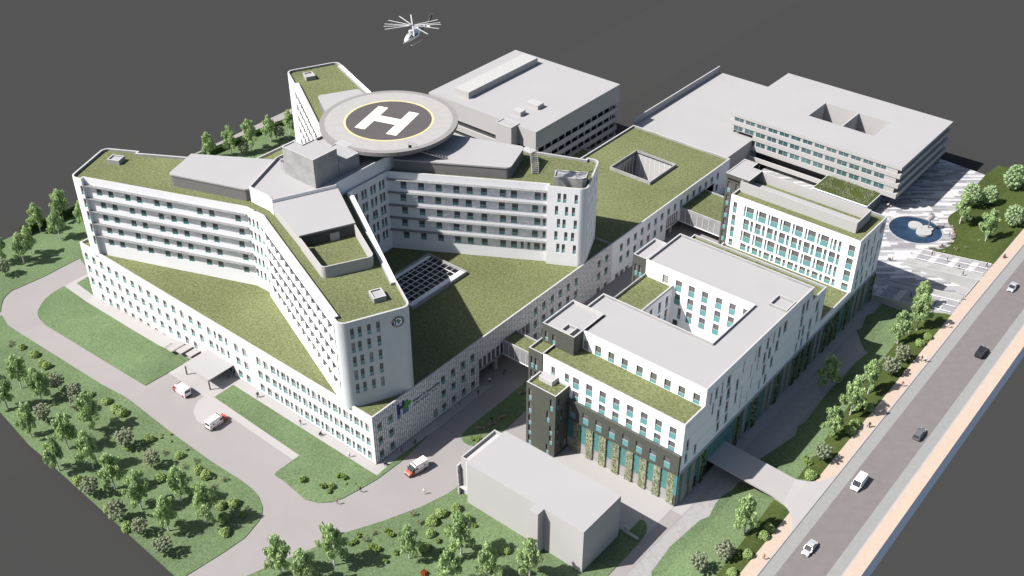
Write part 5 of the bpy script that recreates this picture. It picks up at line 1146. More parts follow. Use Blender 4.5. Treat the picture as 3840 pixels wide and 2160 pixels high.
for k in range(6):
    a = math.pi*k/6
    for i in range(16):
        t0, t1 = math.pi*2*i/16, math.pi*2*(i+1)/16
        m_.tube((.95*math.cos(a)*math.cos(t0), .95*math.sin(a)*math.cos(t0), 4+.95*math.sin(t0)), (.95*math.cos(a)*math.cos(t1), .95*math.sin(a)*math.cos(t1), 4+.95*math.sin(t1)), .05, 'penthouse_dark', 4)
m_.build('inner_frame', sc)

# ================= VEGETATION =================
def clump(mb, c, rx, rz_, n, s, mat, droop=0.6):
    for i in range(n):
        a = rnd.uniform(0, 2*math.pi); b = math.acos(rnd.uniform(-1, 1)); r = rnd.uniform(.55, 1.0)
        p = Vector((c[0]+rx*r*math.sin(b)*math.cos(a), c[1]+rx*r*math.sin(b)*math.sin(a), c[2]+rz_*r*math.cos(b)))
        d = Vector((math.cos(a)*math.sin(b), math.sin(a)*math.sin(b), math.cos(b)+.25)).normalized()
        t = d.orthogonal().normalized(); q = rnd.uniform(0, 6.28); t = (t*math.cos(q)+d.cross(t)*math.sin(q)); w = d.cross(t)
        k = s*rnd.uniform(.7, 1.3); t = (t*(1-droop)+Vector((0, 0, -droop))).normalized()
        mb.face([p-w*k*.5-t*k*.5, p+w*k*.5-t*k*.5, p+w*k*.4+t*k*.8, p-w*k*.4+t*k*.8], mat)
def limbs(mb, H, n, r0, mat, spread, z0=.25):
    pts = [Vector((0, 0, -.15))]
    for i in range(1, 6): pts.append(Vector((rnd.uniform(-.12, .12)*i*.4, rnd.uniform(-.12, .12)*i*.4, H*i/5*.93)))
    for i in range(5): mb.tube(pts[i], pts[i+1], r0*(1-i*.18), mat, 7, r0*(1-(i+1)*.18))
    out = []
    for i in range(n):
        t = z0+(.9-z0)*(i+.5)/n; k = int(t*5); p = pts[k].lerp(pts[k+1], t*5-k); a = i*2.4+rnd.uniform(-.4, .4); L_ = spread*(1-t*.55)*rnd.uniform(.6, 1.05)
        q = p+Vector((math.cos(a)*L_*.6, math.sin(a)*L_*.6, L_*.45)); e = q+Vector((math.cos(a)*L_*.4, math.sin(a)*L_*.4, L_*.02))
        mb.tube(p, q, r0*.35*(1-t*.5), mat, 5, r0*.2); mb.tube(q, e, r0*.2, mat, 5, r0*.08); out += [q, e]
    return out
def proto(kind, seed):
    rnd.seed(seed); t = bpy.data.objects.new(kind, None); tr = MB(); cr = MB()
    if kind == 'birch_tree':
        H = 10.2; ends = limbs(tr, H, 11, .20, 'trunk_pale', 3.3, .22)
        for e in ends:
            for j in range(2):
                c = e+Vector((rnd.uniform(-.5, .5), rnd.uniform(-.5, .5), rnd.uniform(-.5, .35))); clump(cr, c, rnd.uniform(.55, .85), rnd.uniform(.75, 1.2), 52, .31, 'leaf_birch', .65)
        for k in range(13):
            z = H*(.5+.5*k/12); a = k*2.1; r = 1.45*(1.12-k/12); clump(cr, (math.cos(a)*r, math.sin(a)*r, z), rnd.uniform(.6, .9), 1.0, 60, .31, 'leaf_birch', .6)
    elif kind == 'round_tree':
        H = 7.6; limbs(tr, H, 8, .2, 'bark', 3.0, .2)
        for k in range(78):
            b = math.acos(1-2*(k+.5)/78); a = k*2.399; r = rnd.uniform(.75, 1.02); sz = (3.2*r*math.sin(b), 4.1*r*math.cos(b))
            clump(cr, (sz[0]*math.cos(a), sz[0]*math.sin(a), 4.9+sz[1]), rnd.uniform(.55, .85), .6, 30, .34, 'leaf_round', .2)
    elif kind == 'small_tree':
        H = 4.6; limbs(tr, H, 7, .10, 'bark', 1.9, .15)
        for k in range(58):
            b = math.acos(1-2*(k+.5)/58); a = k*2.399; r = rnd.uniform(.6, 1.05); sz = (2.05*r*math.sin(b), 2.15*r*math.cos(b))
            clump(cr, (sz[0]*math.cos(a), sz[0]*math.sin(a), 3.3+sz[1]), rnd.uniform(.3, .5), .34, 30, .24, 'leaf_grey', .1)
    elif kind in ('bush', 'dark_bush'):
        mt_ = 'leaf_bush' if kind == 'bush' else 'leaf_dark'; tr.tube((0, 0, -.1), (0, 0, .7), .06, 'bark', 5)
        for k in range(70):
            b = math.acos(1-1.15*(k+.5)/70); a = k*2.399; r = rnd.uniform(.86, 1.0)*(1+.10*math.sin(3*a+seed))
            clump(cr, (1.15*r*math.sin(b)*math.cos(a), 1.15*r*math.sin(b)*math.sin(a), .35+1.2*r*math.cos(b)), .27, .22, 22, .16, mt_, .1)
    else:
        mt_ = {'shrub': 'leaf_shrub', 'red_shrub': 'leaf_red', 'pale_shrub': 'leaf_pale', 'small_plant': 'leaf_bush'}[kind]; sc_ = {'shrub': 1.0, 'red_shrub': .9, 'pale_shrub': 1.1, 'small_plant': .42}[kind]
        for k in range(9): a = rnd.uniform(0, 6.28); r = rnd.uniform(.1, .7)*sc_; tr.tube((0, 0, -.05), (math.cos(a)*r, math.sin(a)*r, rnd.uniform(.4, .9)*sc_), .02, 'bark', 4)
        for k in range(22):
            a = rnd.uniform(0, 6.28); r = math.sqrt(rnd.random())*.8*sc_; clump(cr, (math.cos(a)*r, math.sin(a)*r*.75, (.3+rnd.uniform(0, .6)*(1-r*.5))*sc_), .25*sc_, .22*sc_, 20 if kind != 'pale_shrub' else 9, .17*math.sqrt(sc_) if kind != 'pale_shrub' else .10, mt_, .1)
    def mk(mb_, nm):
        me = bpy.data.meshes.new(nm); me.from_pydata(mb_.v, [], mb_.f)
        for mt_ in mb_.mats: me.materials.append(M[mt_])
        me.polygons.foreach_set('material_index', mb_.m); me.update(); return me
    return mk(tr, 'trunk'), mk(cr, 'crown')
ORD = ['first', 'second', 'third', 'fourth', 'fifth', 'sixth', 'seventh', 'eighth', 'ninth', 'tenth', 'eleventh', 'twelfth', '13th', '14th', '15th', '16th', '17th', '18th', '19th', '20th', '21st', '22nd', '23rd']
def zone(x, y):
    if x < -256: return 'behind the podium left end' if y > 150 else 'left of the podium'
    if x < -146 and y < 103: return 'left of the long drive'
    if x < -135 and y < 127: return 'in the front podium lawn'
    if x < -126 and y > 138: return 'in the shaded median'
    if x < -81: return 'below the front grey block' if y < 200 else 'by the plaza'
    if y < 169: return 'below the entrance bridge'
    if y < 254: return 'between clinic and orange pavement'
    return 'beside the pond plaza'
PROTOS = {}
def sx(p):   # left-to-right order as seen from the front of the site
    v = Vector((p[0], p[1], g(*p)-180.0)); return v.dot(cam_right)/v.dot(fwd)
def plant(kind, pts, desc, cat, group, nvar, trunk_name='trunk', crown_name='crown', srange=(.9, 1.1), zoff=.12):
    if kind not in PROTOS: PROTOS[kind] = [proto(kind, 11*j+3) for j in range(nvar)]
    zs = {}
    for p in pts: zs.setdefault(zone(*p), []).append(p)
    for zn, L_ in zs.items():
        L_.sort(key=sx)
        for i, p in enumerate(L_):
            rnd.seed(int(p[0]*37+p[1]*91)); s = rnd.uniform(*srange); tm, cm = PROTOS[kind][(i+len(zn)) % nvar]
            where = zn if len(L_) == 1 else f'{zn}, {ORD[i]} from left'
            z = max(g(*p), 3.0 if (p[1] > 255 and p[0] < -74) else -99)+zoff
            t = thing(kind, f'{desc} {where}', cat, (p[0], p[1], z), rnd.uniform(0, 6.28), group)
            t.scale = (s, s, s*rnd.uniform(.94, 1.08))
            for nm, me in ((trunk_name, tm), (crown_name, cm)):
                o_ = bpy.data.objects.new(nm, me); COL.objects.link(o_); o_.parent = t
plant('birch_tree', DATA['birch'], 'drooping light green birch', 'tree', 'birches on the lawns', 4, srange=(.88, 1.08))
plant('round_tree', DATA['roundtree'], 'round dense green tree', 'tree', 'round trees by the plaza', 2, srange=(.72, .95))
plant('small_tree', DATA['greytree'], 'small grey green round tree', 'tree', 'small grey green trees', 3, srange=(.85, 1.05))
plant('bush', DATA['bush'], 'clipped rounded green bush', 'bush', 'rounded bushes', 3, 'stem', 'foliage', (.85, 1.1))
plant('shrub', DATA['shrub'], 'low dark yellowish shrub', 'shrub', 'low shrubs', 3, 'stem', 'foliage', (.8, 1.15))
plant('red_shrub', DATA['redshrub'], 'small rusty red shrub', 'shrub', 'red shrubs', 1, 'stem', 'foliage')
plant('small_plant', DATA['tiny'], 'tiny bright green plant', 'plant', 'tiny plants', 2, 'stem', 'foliage')
plant('pale_shrub', DATA['fluffy'], 'airy pale brown green shrub', 'shrub', 'airy pale shrubs', 2, 'stem', 'foliage')
# clipped hedge along the left site boundary
rnd.seed(5)
h = thing('hedge', 'long dark clipped hedge along the left edge behind the birches', 'hedge', (0, 0, 0)); m_ = MB(); bx = MB()
hp_ = [(-299.5, 128), (-298.2, 150), (-296, 195), (-293, 232), (-290, 262)]
for i in range(len(hp_)-1):
    a, b = Vector(hp_[i]), Vector(hp_[i+1]); u = (b-a).normalized(); nn = Vector((-u.y, u.x)); zz = -3.7
    q = [a-nn*.9, b-nn*.9, b+nn*.9, a+nn*.9]; bx.prism(ccw([(p.x, p.y) for p in q]), zz, zz+2.6, 'leaf_dark'); n_ = int((b-a).length*26)
    for k in range(n_):
        p = a.lerp(b, rnd.random())+nn*rnd.uniform(-1, 1); s = rnd.uniform(.15, .3); z = zz+rnd.uniform(.2, 2.85); c = Vector((p.x, p.y, z)); d = Vector((rnd.uniform(-1, 1), rnd.uniform(-1, 1), rnd.uniform(-.3, 1))).normalized(); t = d.orthogonal().normalized(); w = d.cross(t)
        m_.face([c-t*s-w*s, c+t*s-w*s, c+t*s+w*s, c-t*s+w*s], 'leaf_dark')
bx.build('core', h); m_.build('foliage', h)

# ================= VEHICLES =================
def loft(mb, secs, mat):
    """secs: list of (x, [(y, z)...]) half outline mirrored -> closed rings"""
    rings = []
    for x, pts in secs: rings.append([(x, y, z) for y, z in pts]+[(x, -y, z) for y, z in reversed(pts)])
    n = len(rings[0])
    for a, b in zip(rings, rings[1:]):
        for i in range(n): j = (i+1) % n; mb.face([a[i], a[j], b[j], b[i]], mat)
    mb.face(list(reversed(rings[0])), mat); mb.face(rings[-1], mat)
def wheels(t, L_, W_, r, fx, rx, names=True):
    for x in (fx, rx):
        for s in (-1, 1):
            y = s*(W_/2-.10); w = MB(); w.tube((x, y-.11, r), (x, y+.11, r), r, 'tyre', 16); wo = w.build('wheel', t)
            rm = MB(); rm.tube((x, y+s*.10, r), (x, y+s*.125, r), r*.6, 'rim', 12); rm.build('rim', wo)
def make_car(label, mat, kind, group):
    L_, W_, H_ = {'coupe': (4.5, 1.85, 1.32), 'sedan': (4.6, 1.82, 1.42), 'wagon': (4.6, 1.82, 1.46), 'suv': (4.9, 1.95, 1.9), 'van': (5.0, 1.95, 2.05)}[kind]
    t = thing({'van': 'van', 'suv': 'van'}.get(kind, 'car'), label, 'van' if kind in ('van', 'suv') else 'car', (0, 0, 0), 0, group)
    w = W_/2; b = MB(); bt = .72 if kind not in ('van', 'suv') else .95
    prof = [(-L_/2, .86, .40, bt*.95), (-L_/2+.12, .95, .26, bt), (-L_/2+.7, 1.0, .22, bt+.03), (-.2, 1.0, .2, bt+.03), (L_/2-1.35, 1.0, .22, bt), (L_/2-.5, .97, .24, bt-.12), (L_/2-.1, .88, .30, bt-.24), (L_/2, .74, .40, bt-.34)]
    loft(b, [(x, [(0, z0), (w*k*.9, z0), (w*k, z0+.12), (w*k, z1-.16), (w*k*.92, z1), (0, z1+.02)]) for x, k, z0, z1 in prof], mat); b.build('body', t)
    # roof x-range: rear glass base, roof rear, roof front, windscreen base (front is +x)
    xr0, xr1, xf1, xf0 = {'coupe': (-1.75, -.75, .25, 1.05), 'sedan': (-1.7, -1.05, .3, 1.05), 'wagon': (-2.2, -1.85, .3, 1.05), 'suv': (-2.4, -2.25, .75, 1.5), 'van': (-2.45, -2.38, .95, 1.65)}[kind]
    tp = .78 if kind != 'van' else .88; z0, z1 = bt, H_-.06
    A_ = [(xr0, w*.93, z0), (xf0, w*.93, z0)]; B_ = [(xr1, w*tp, z1), (xf1, w*tp, z1)]
    c = MB()
    c.face([(xr1, -w*tp, z1), (xf1, -w*tp, z1), (xf1, w*tp, z1), (xr1, w*tp, z1)], mat); c.face([(xr1+.15, -w*tp*.85, z1+.06), (xf1-.1, -w*tp*.85, z1+.06), (xf1-.1, w*tp*.85, z1+.06), (xr1+.15, w*tp*.85, z1+.06)], mat)
    for q in ([(xr1, -w*tp, z1), (xr1+.15, -w*tp*.85, z1+.06), (xf1-.1, -w*tp*.85, z1+.06), (xf1, -w*tp, z1)], [(xf1, w*tp, z1), (xf1-.1, w*tp*.85, z1+.06), (xr1+.15, w*tp*.85, z1+.06), (xr1, w*tp, z1)], [(xf1, -w*tp, z1), (xf1-.1, -w*tp*.85, z1+.06), (xf1-.1, w*tp*.85, z1+.06), (xf1, w*tp, z1)], [(xr1, w*tp, z1), (xr1+.15, w*tp*.85, z1+.06), (xr1+.15, -w*tp*.85, z1+.06), (xr1, -w*tp, z1)]): c.face(q, mat)
    c.build('roof', t)
    m_ = MB(); m_.face([(xf0, -w*.9, z0), (xf0, w*.9, z0), (xf1, w*tp*.97, z1), (xf1, -w*tp*.97, z1)], 'car_glass'); m_.build('windscreen', t)
    m_ = MB(); m_.face([(xr0, w*.9, z0), (xr0, -w*.9, z0), (xr1, -w*tp*.97, z1), (xr1, w*tp*.97, z1)], 'car_glass'); m_.build('rear_window', t)
    for s in (-1, 1):
        m_ = MB(); q = [(xr0, s*w*.93, z0), (xf0, s*w*.93, z0), (xf1, s*w*tp, z1), (xr1, s*w*tp, z1)]
        if kind == 'van': m_.face([(.55, s*w*.932, z0+.02), (xf0-.1, s*w*.932, z0+.02), (xf1, s*w*(tp+.003), z1-.05), (.6, s*w*(tp+.003), z1-.05)][::s], 'car_glass'); m_.face([(xr0, s*w*.925, z0), (.55, s*w*.925, z0), (.6, s*w*tp, z1), (xr1, s*w*tp, z1)][::s], mat)
        else: m_.face(q[::s], 'car_glass')
        m_.build('side_window', t)
        p = MB()
        for X0_, X1_ in ((xf0, xf1), (xr0, xr1)): p.tube((X0_, s*w*.935, z0), (X1_, s*w*(tp+.005), z1), .045, mat, 4)
        p.tube((-.35, s*w*.935, z0), (-.35, s*w*(tp+.005), z1), .035, mat, 4); p.build('pillar', t)
        m_ = MB(); m_.box(L_/2-.3, s*w*.55-.15, bt-.36, L_/2-.02, s*w*.55+.15, bt-.24, 'headlamp'); m_.build('headlight', t)
        m_ = MB(); m_.box(-L_/2-.01, s*w*.66-.13, bt-.28, -L_/2+.05, s*w*.66+.13, bt-.12, 'taillamp'); m_.build('tail_light', t)
        m_ = MB(); m_.box(xf0-.35, s*w*.95-.0 if s > 0 else -w*.95-.2, z0+.02, xf0-.22, s*w*.95+.2 if s > 0 else -w*.95, z0+.14, mat); m_.build('mirror', t)
    m_ = MB(); m_.box(L_/2-.12, -w*.45, .34, L_/2+.005, w*.45, .48, 'tyre'); m_.build('grille', t)
    wheels(t, L_, W_, .33, L_/2-.85, -L_/2+.85)
    return t
ca = DATA['cars']
for (kind, mat, lb, i, hd, X) in (('coupe', 'car_silver', 'silver coupe on the road beside the plaza stairs, farthest car driving towards the viewer', 0, -1, -52.75), ('suv', 'car_black', 'black van seen from behind driving away on the main road', 1, 1, -48.9), ('wagon', 'car_grey', 'grey hatchback seen from behind in the middle of the main road', 2, 1, -49.0), ('van', 'car_white', 'white panel van on the road near the entrance bridge', 3, -1, -53.0), ('sedan', 'car_silver', 'silver car nearest the viewer on the main road', 4, -1, -52.9)):
    y = ca[i][1]; t = make_car(lb, mat, kind, 'vehicles on the main road'); t.location = (X, y, g(-50, y)+.004); t.rotation_euler = (0, -hd*math.atan(.029) if False else 0, math.pi/2*hd)
    t.rotation_euler = (0, -math.atan(.029)*hd, math.pi/2*hd)
def make_ambulance(label):
    t = thing('ambulance', label, 'ambulance', (0, 0, 0), 0, 'ambulances on the hospital drive')
    W_ = 2.0; w = W_/2; b = MB(); L_ = 5.6
    # body shell: lower red skirt, white middle, with stripes as separate parts
    secs = [(-2.8, .92, .35, 2.42), (-2.7, 1.0, .28, 2.5), (.75, 1.0, .28, 2.5), (1.05, 1.0, .28, 2.38)]
    loft(b, [(x, [(0, z0), (w*k, z0), (w*k, z1-.55), (w*k*.9, z1-.08), (w*k*.6, z1), (0, z1)]) for x, k, z0, z1 in secs], 'car_white'); b.build('body', t)
    c = MB(); loft(c, [(1.05, [(0, .28), (w, .28), (w, 1.25), (w, 1.3), (0, 1.3)]), (1.95, [(0, .28), (w*.98, .28), (w*.98, 1.0), (w*.9, 1.22), (0, 1.24)]), (2.5, [(0, .3), (w*.92, .3), (w*.9, .85), (w*.82, 1.05), (0, 1.08)]), (2.78, [(0, .36), (w*.8, .36), (w*.78, .7), (w*.7, .82), (0, .84)])], 'amb_red'); c.build('bonnet', t)
    m_ = MB(); m_.face([(1.95, -w*.86, 1.23), (1.95, w*.86, 1.23), (1.06, w*.8, 2.25), (1.06, -w*.8, 2.25)], 'car_glass'); m_.build('windscreen', t)
    for s in (-1, 1):
        m_ = MB(); m_.face([(1.06, s*w*.995, 1.28), (1.9, s*w*.9, 1.24), (1.07, s*w*.9, 2.2)][::s], 'car_glass'); m_.face([(.15, s*w*1.004, 1.3), (1.04, s*w*1.004, 1.3), (1.04, s*w*1.0, 1.9), (.25, s*w*1.0, 1.9)][::s], 'car_glass'); m_.build('side_window', t)
        m_ = MB()
        for z0, z1 in ((.42, .66), (1.0, 1.1)): m_.box(-2.68, s*w-.005 if s > 0 else -w-.012, z0, 1.0, s*w+.012 if s > 0 else -w+.005, z1, 'amb_red')
        m_.box(-2.68, s*w*.90-.04, 2.36, .8, s*w*.90+.04, 2.44, 'amb_red'); m_.build('stripe', t)
        m_ = MB(); Cx, Cz = -1.7, 1.55
        for k in range(3):
            a = math.pi*k/3; dx, dz = math.cos(a)*.26, math.sin(a)*.26; ex, ez = -math.sin(a)*.07, math.cos(a)*.07; yy = s*(w+.008)
            m_.face([(Cx-dx-ex, yy, Cz-dz-ez), (Cx+dx-ex, yy, Cz+dz-ez), (Cx+dx+ex, yy, Cz+dz+ez), (Cx-dx+ex, yy, Cz-dz+ez)][::s], 'logo_blue')
        m_.build('star_emblem', t)
        m_ = MB(); m_.box(2.45, s*.62-.16, .72, 2.74, s*.62+.16, .9, 'headlamp'); m_.build('headlight', t)
        m_ = MB(); m_.box(-2.84, s*.88-.07, .7, -2.78, s*.88+.07, 1.3, 'taillamp'); m_.build('tail_light', t)
        m_ = MB(); m_.box(1.5, s*1.0 if s > 0 else -1.22, 1.3, 1.62, s*1.22 if s > 0 else -1.0, 1.6, 'tyre'); m_.build('mirror', t)
    m_ = MB(); m_.face([(-2.812, w*.8, 1.35), (-2.812, -w*.8, 1.35), (-2.812, -w*.75, 2.15), (-2.812, w*.75, 2.15)], 'car_glass'); m_.build('rear_window', t)
    m_ = MB(); m_.box(.55, -.75, 2.44, .8, .75, 2.58, 'tyre'); m_.build('light_bar', t)
    m_ = MB(); m_.box(-1.2, -.45, 2.49, .1, .45, 2.6, 'frame_white'); m_.build('roof_unit', t)
    m_ = MB(); m_.box(-2.95, -.9, .3, -2.78, .9, .5, 'tyre'); m_.box(2.7, -.8, .3, 2.85, .8, .5, 'tyre'); m_.build('bumper', t)
    wheels(t, L_, W_, .36, 1.75, -1.75); return t
for (x, y), a, lb in zip(DATA['amb'], (math.pi-.02, math.pi/2+.05, -math.pi/2-.14), ('red and white ambulance driving up to the entrance canopy', 'red and white ambulance stopped by the round kerb, facing away', 'red and white ambulance in the foreground facing the viewer near the ribbed corner')):
    t = make_ambulance(lb); t.location = (x, y, g(x, y)+.02); t.rotation_euler = (0, 0, a)

# ================= HELICOPTER =================
he = thing('helicopter', 'white and navy helicopter hovering above the helipad with a wide rotor', 'helicopter', (-172.1, 173.3, 79.0), math.atan2(-1, .12))
b = MB()
secs = [(2.95, .12, .55, .12), (2.7, .45, .52, .38), (2.0, .72, .68, .72), (1.2, .82, .85, .95), (0, .84, .95, 1.08), (-1.0, .80, .98, 1.0), (-1.9, .62, 1.1, .75), (-2.8, .35, 1.28, .42)]
def ov(x, w_, zc, h_): return (x, [(w_*math.sin(math.pi*i/7), zc-h_*math.cos(math.pi*i/7)*(1 if i > 3 else .8)) for i in range(8)])
loft(b, [ov(*s_) for s_ in reversed(secs)], 'car_white'); o = b.build('fuselage', he, smooth=True)
b = MB(); loft(b, [ov(*s_) for s_ in ((-6.9, .10, 1.72, .12), (-4.8, .18, 1.5, .22), (-2.75, .35, 1.28, .42))], 'navy'); b.build('tail_boom', he, smooth=True)
b = MB(); b.prism([(-7.5, -.05), (-6.5, -.05), (-6.5, .05), (-7.5, .05)], 1.5, 1.8, 'navy'); 
b.face([(-6.2, .04, 1.7), (-7.0, .04, 1.6), (-7.9, .04, 3.5), (-7.45, .04, 3.5)], 'navy'); b.face([(-7.45, -.04, 3.5), (-7.9, -.04, 3.5), (-7.0, -.04, 1.6), (-6.2, -.04, 1.7)], 'navy'); b.face([(-7.45, .04, 3.5), (-7.9, .04, 3.5), (-7.9, -.04, 3.5), (-7.45, -.04, 3.5)], 'navy'); b.build('tail_fin', he)
b = MB(); b.box(-5.6, -1.0, 1.52, -5.1, 1.0, 1.58, 'car_white'); b.build('tailplane', he)
b = MB(); b.prism([(-1.9, -.42), (.9, -.36), (1.15, 0), (.9, .36), (-1.9, .42)], 1.8, 2.45, 'car_white'); b.tube((-.1, 0, 2.4), (-.1, 0, 3.35), .10, 'steel', 8); b.build('engine_cowling', he)
b = MB()
loft(b, [(x, [(0, z0), (w_, z0), (w_*.8, z1), (0, z1+.05)]) for x, w_, z0, z1 in ((2.6, .30, .62, .80), (2.15, .62, .72, 1.16), (1.5, .74, .98, 1.6), (1.1, .72, 1.15, 1.82))][::-1], 'car_glass'); o = b.build('windscreen', he)
plain('glass_warm', (.45, .43, .41), .08, spec=.9); o.data.materials.clear(); o.data.materials.append(M['glass_warm'])
for s in (-1, 1):
    for xa, xb in ((.55, 1.15), (-.25, .4), (-.95, -.4)):
        b = MB(); b.box(xa, s*.84-.02, 1.05, xb, s*.84+.02, 1.55, 'car_glass'); b.build('cabin_window', he)
    b = MB(); b.tube((-1.6, s*1.15, -.55), (1.7, s*1.15, -.55), .06, 'car_white', 6); b.tube((1.7, s*1.15, -.55), (2.1, s*1.15, -.38), .06, 'car_white', 6)
    for x in (-.8, 1.0): b.tube((x, s*.5, .25), (x, s*1.15, -.55), .04, 'steel', 6)
    b.build('skid', he)
b = MB(); b.tube((-.1, 0, 3.25), (-.1, 0, 3.5), .28, 'steel', 10); b.build('rotor_hub', he)
yaw0 = he.rotation_euler[2]
for k, (dx, dy) in enumerate(((-4.58, -4.66), (3.94, 5.3), (-4.68, 4.36), (3.85, -3.61), (-6.26, 2.13), (5.61, -1.42), (-5.4, -3.4), (4.6, 4.4), (-6.3, -1.3), (6.0, 2.4), (-3.2, -5.8), (2.2, 6.1))):
    a = math.atan2(dy, dx)-yaw0; u = Vector((math.cos(a), math.sin(a), 0)); s_ = Vector((-u.y, u.x, 0))*.14; c = Vector((-.1, 0, 3.4)); b = MB()
    p = [c+u*.5-s_, c+u*6.5-s_, c+u*6.5+s_, c+u*.5+s_]; b.prism([(q.x, q.y) for q in p], 3.38, 3.42, 'cap_pale'); b.build('rotor_blade', he)
for k in range(10):
    a = math.pi*2*k/10; b = MB(); b.tube((-7.35, -.2, 2.9), (-7.35+1.0*math.cos(a), -.2, 2.9+1.0*math.sin(a)), .035, 'steel', 4); b.build('tail_rotor_blade', he)

# ================= BENCHES =================
def make_bench(label, mat, L_, W_, H_, group):
    t = thing('bench', label, 'bench', (0, 0, 0), 0, group); n = 5
    m_ = MB(); 
    for k in range(n): y = -W_/2+W_*k/n; m_.box(-L_/2, y+.012, H_-.07, L_/2, y+W_/n-.012, H_, mat)
    m_.build('seat', t)
    for s in (-1, 1): m_ = MB(); m_.box(s*(L_/2-.3)-.15, -W_/2+.05, 0, s*(L_/2-.3)+.15, W_/2-.05, H_-.072, 'concrete'); m_.build('leg', t)
    return t
bl = ['wooden bench at the rounded end of the shaded median', 'wooden bench on the median with a seated person', 'wooden bench on the median, second from the dark tower', 'wooden bench on the median next to the dark tower']
for ((x, y), a), lb in zip(DATA['bench'], bl):
    t = make_bench(lb, 'wood', 2.2, .7, .45, 'benches on the shaded median'); t.location = (x, y, g(x, y)+.12); t.rotation_euler[2] = a
pb = ['topmost wooden bench on the curved plaza edge, with a seated person', 'second bench on the curved plaza edge, with a seated person', 'third bench down the curved plaza edge, empty', 'fourth bench down the curved plaza edge, empty', 'bench with a seated person at the lower end of the curved edge', 'lowest bench on the curved edge beside the right stairs']
for ((x, y), a), lb in zip(DATA['plaza_bench'], pb):
    t = make_bench(lb, 'wood', 2.0, .7, .45, 'benches along the curved plaza edge'); t.location = (x, y, 3.0); t.rotation_euler[2] = a

# ================= PEOPLE =================
for nm, c in (('skin', (.45, .27, .19)), ('hair_dark', (.02, .014, .01)), ('cloth_white', (.72, .72, .70)), ('cloth_black', (.02, .02, .022)), ('cloth_brown', (.22, .13, .08)), ('cloth_cream', (.60, .52, .44)), ('cloth_grey', (.16, .16, .17)), ('cloth_scrub', (.20, .25, .62)), ('cloth_navy', (.04, .05, .16)), ('cloth_red', (.42, .08, .06)), ('cloth_orange', (.72, .36, .10)), ('cloth_jeans', (.07, .09, .16))): plain(nm, c, .8)
def body_mesh(pose):
    """one continuous skinned figure, about 1.75 m, facing +x"""
    if pose == 'sit':
        J = {'pel': (0, 0, .55), 'ch': (-.02, 0, .98), 'nk': (0, 0, 1.17), 'hd': (.03, 0, 1.30), 'tp': (.02, 0, 1.40)}
        legs = lambda s: [(.02, .1*s, .52), (.42, .13*s, .50), (.44, .13*s, .08), (.60, .14*s, .04)]
        arms = lambda s: [(-.02, .19*s, 1.10), (.05, .24*s, .82), (.28, .17*s, .66), (.38, .14*s, .64)]
    else:
        st = .26 if pose == 'walk' else .03
        J = {'pel': (0, 0, .93), 'ch': (.02, 0, 1.28), 'nk': (.02, 0, 1.48), 'hd': (.05, 0, 1.60), 'tp': (.04, 0, 1.69)}
        legs = lambda s: [(0, .09*s, .88), (s*st*.6+.04, .1*s, .50), (s*st, .1*s, .07), (s*st+.16, .11*s, .035)]
        arms = lambda s: [(.02, .19*s, 1.42), (-s*st*.35, .25*s, 1.14), (-s*st*.8+.08, .25*s, .88), (-s*st*.9+.13, .25*s, .79)]
    V = [J['pel'], J['ch'], J['nk'], J['hd'], J['tp']]; Rr = [.145, .155, .055, .095, .07]; E_ = [(0, 1), (1, 2), (2, 3), (3, 4)]
    for s in (-1, 1):
        k = len(V); V += legs(s); Rr += [.095, .065, .045, .04]; E_ += [(0, k), (k, k+1), (k+1, k+2), (k+2, k+3)]
        k = len(V); V += arms(s); Rr += [.06, .043, .032, .03]; E_ += [(1, k), (k, k+1), (k+1, k+2), (k+2, k+3)]
        h_ = Vector(V[-1]); d_ = (h_-Vector(V[-2])).normalized(); sd = Vector((0, 1, 0)).cross(d_).normalized() if abs(d_.y) < .9 else Vector((1, 0, 0))
        for j, (o_, l_) in enumerate(((-.03, .065), (-.01, .085), (.01, .08), (.03, .06))):
            V.append(tuple(h_+sd*o_+d_*l_)); Rr.append(.009); E_.append((k+3, len(V)-1))
        V.append(tuple(h_-sd*.055+d_*.01)); Rr.append(.010); E_.append((k+3, len(V)-1))
    me = bpy.data.meshes.new('person'); me.from_pydata(V, E_, []); o_ = bpy.data.objects.new('tmp', me); COL.objects.link(o_)
    md_ = o_.modifiers.new('s', 'SKIN')
    for i, r in enumerate(Rr): me.skin_vertices[0].data[i].radius = (r, r)
    me.skin_vertices[0].data[0].use_root = True
    o_.modifiers.new('u', 'SUBSURF').levels = 1
    dg = bpy.context.evaluated_depsgraph_get(); out = bpy.data.meshes.new_from_object(o_.evaluated_get(dg)); bpy.data.objects.remove(o_)
    zt = J['tp'][2]
    for i in range(4): out.materials.append(M['skin'])
    for p in out.polygons:
        c = p.center; p.use_smooth = True
        if c.z > zt-.17 and (c.x < J['hd'][0]+.02 or c.z > zt-.02): p.material_index = 3
        elif c.z > J['nk'][2]-.02: p.material_index = 0
        elif pose == 'sit': p.material_index = 2 if (c.z < .66 and abs(c.y) < .3) else 1
        else: p.material_index = 0 if (abs(c.y) > .2 and c.z < .93) else (1 if c.z > .95 else 2)
    return out
BM = {p: body_mesh(p) for p in ('walk', 'stand', 'sit')}
CLO = [('cloth_white', 'cloth_black'), ('cloth_grey', 'cloth_black'), ('cloth_brown', 'cloth_black'), ('cloth_cream', 'cloth_jeans'), ('cloth_grey', 'cloth_black'), ('cloth_scrub', 'cloth_scrub'), ('cloth_navy', 'cloth_navy'), ('cloth_black', 'cloth_black'), ('cloth_white', 'cloth_cream'), ('cloth_cream', 'cloth_black'), ('cloth_red', 'cloth_cream'), ('cloth_orange', 'cloth_black')]
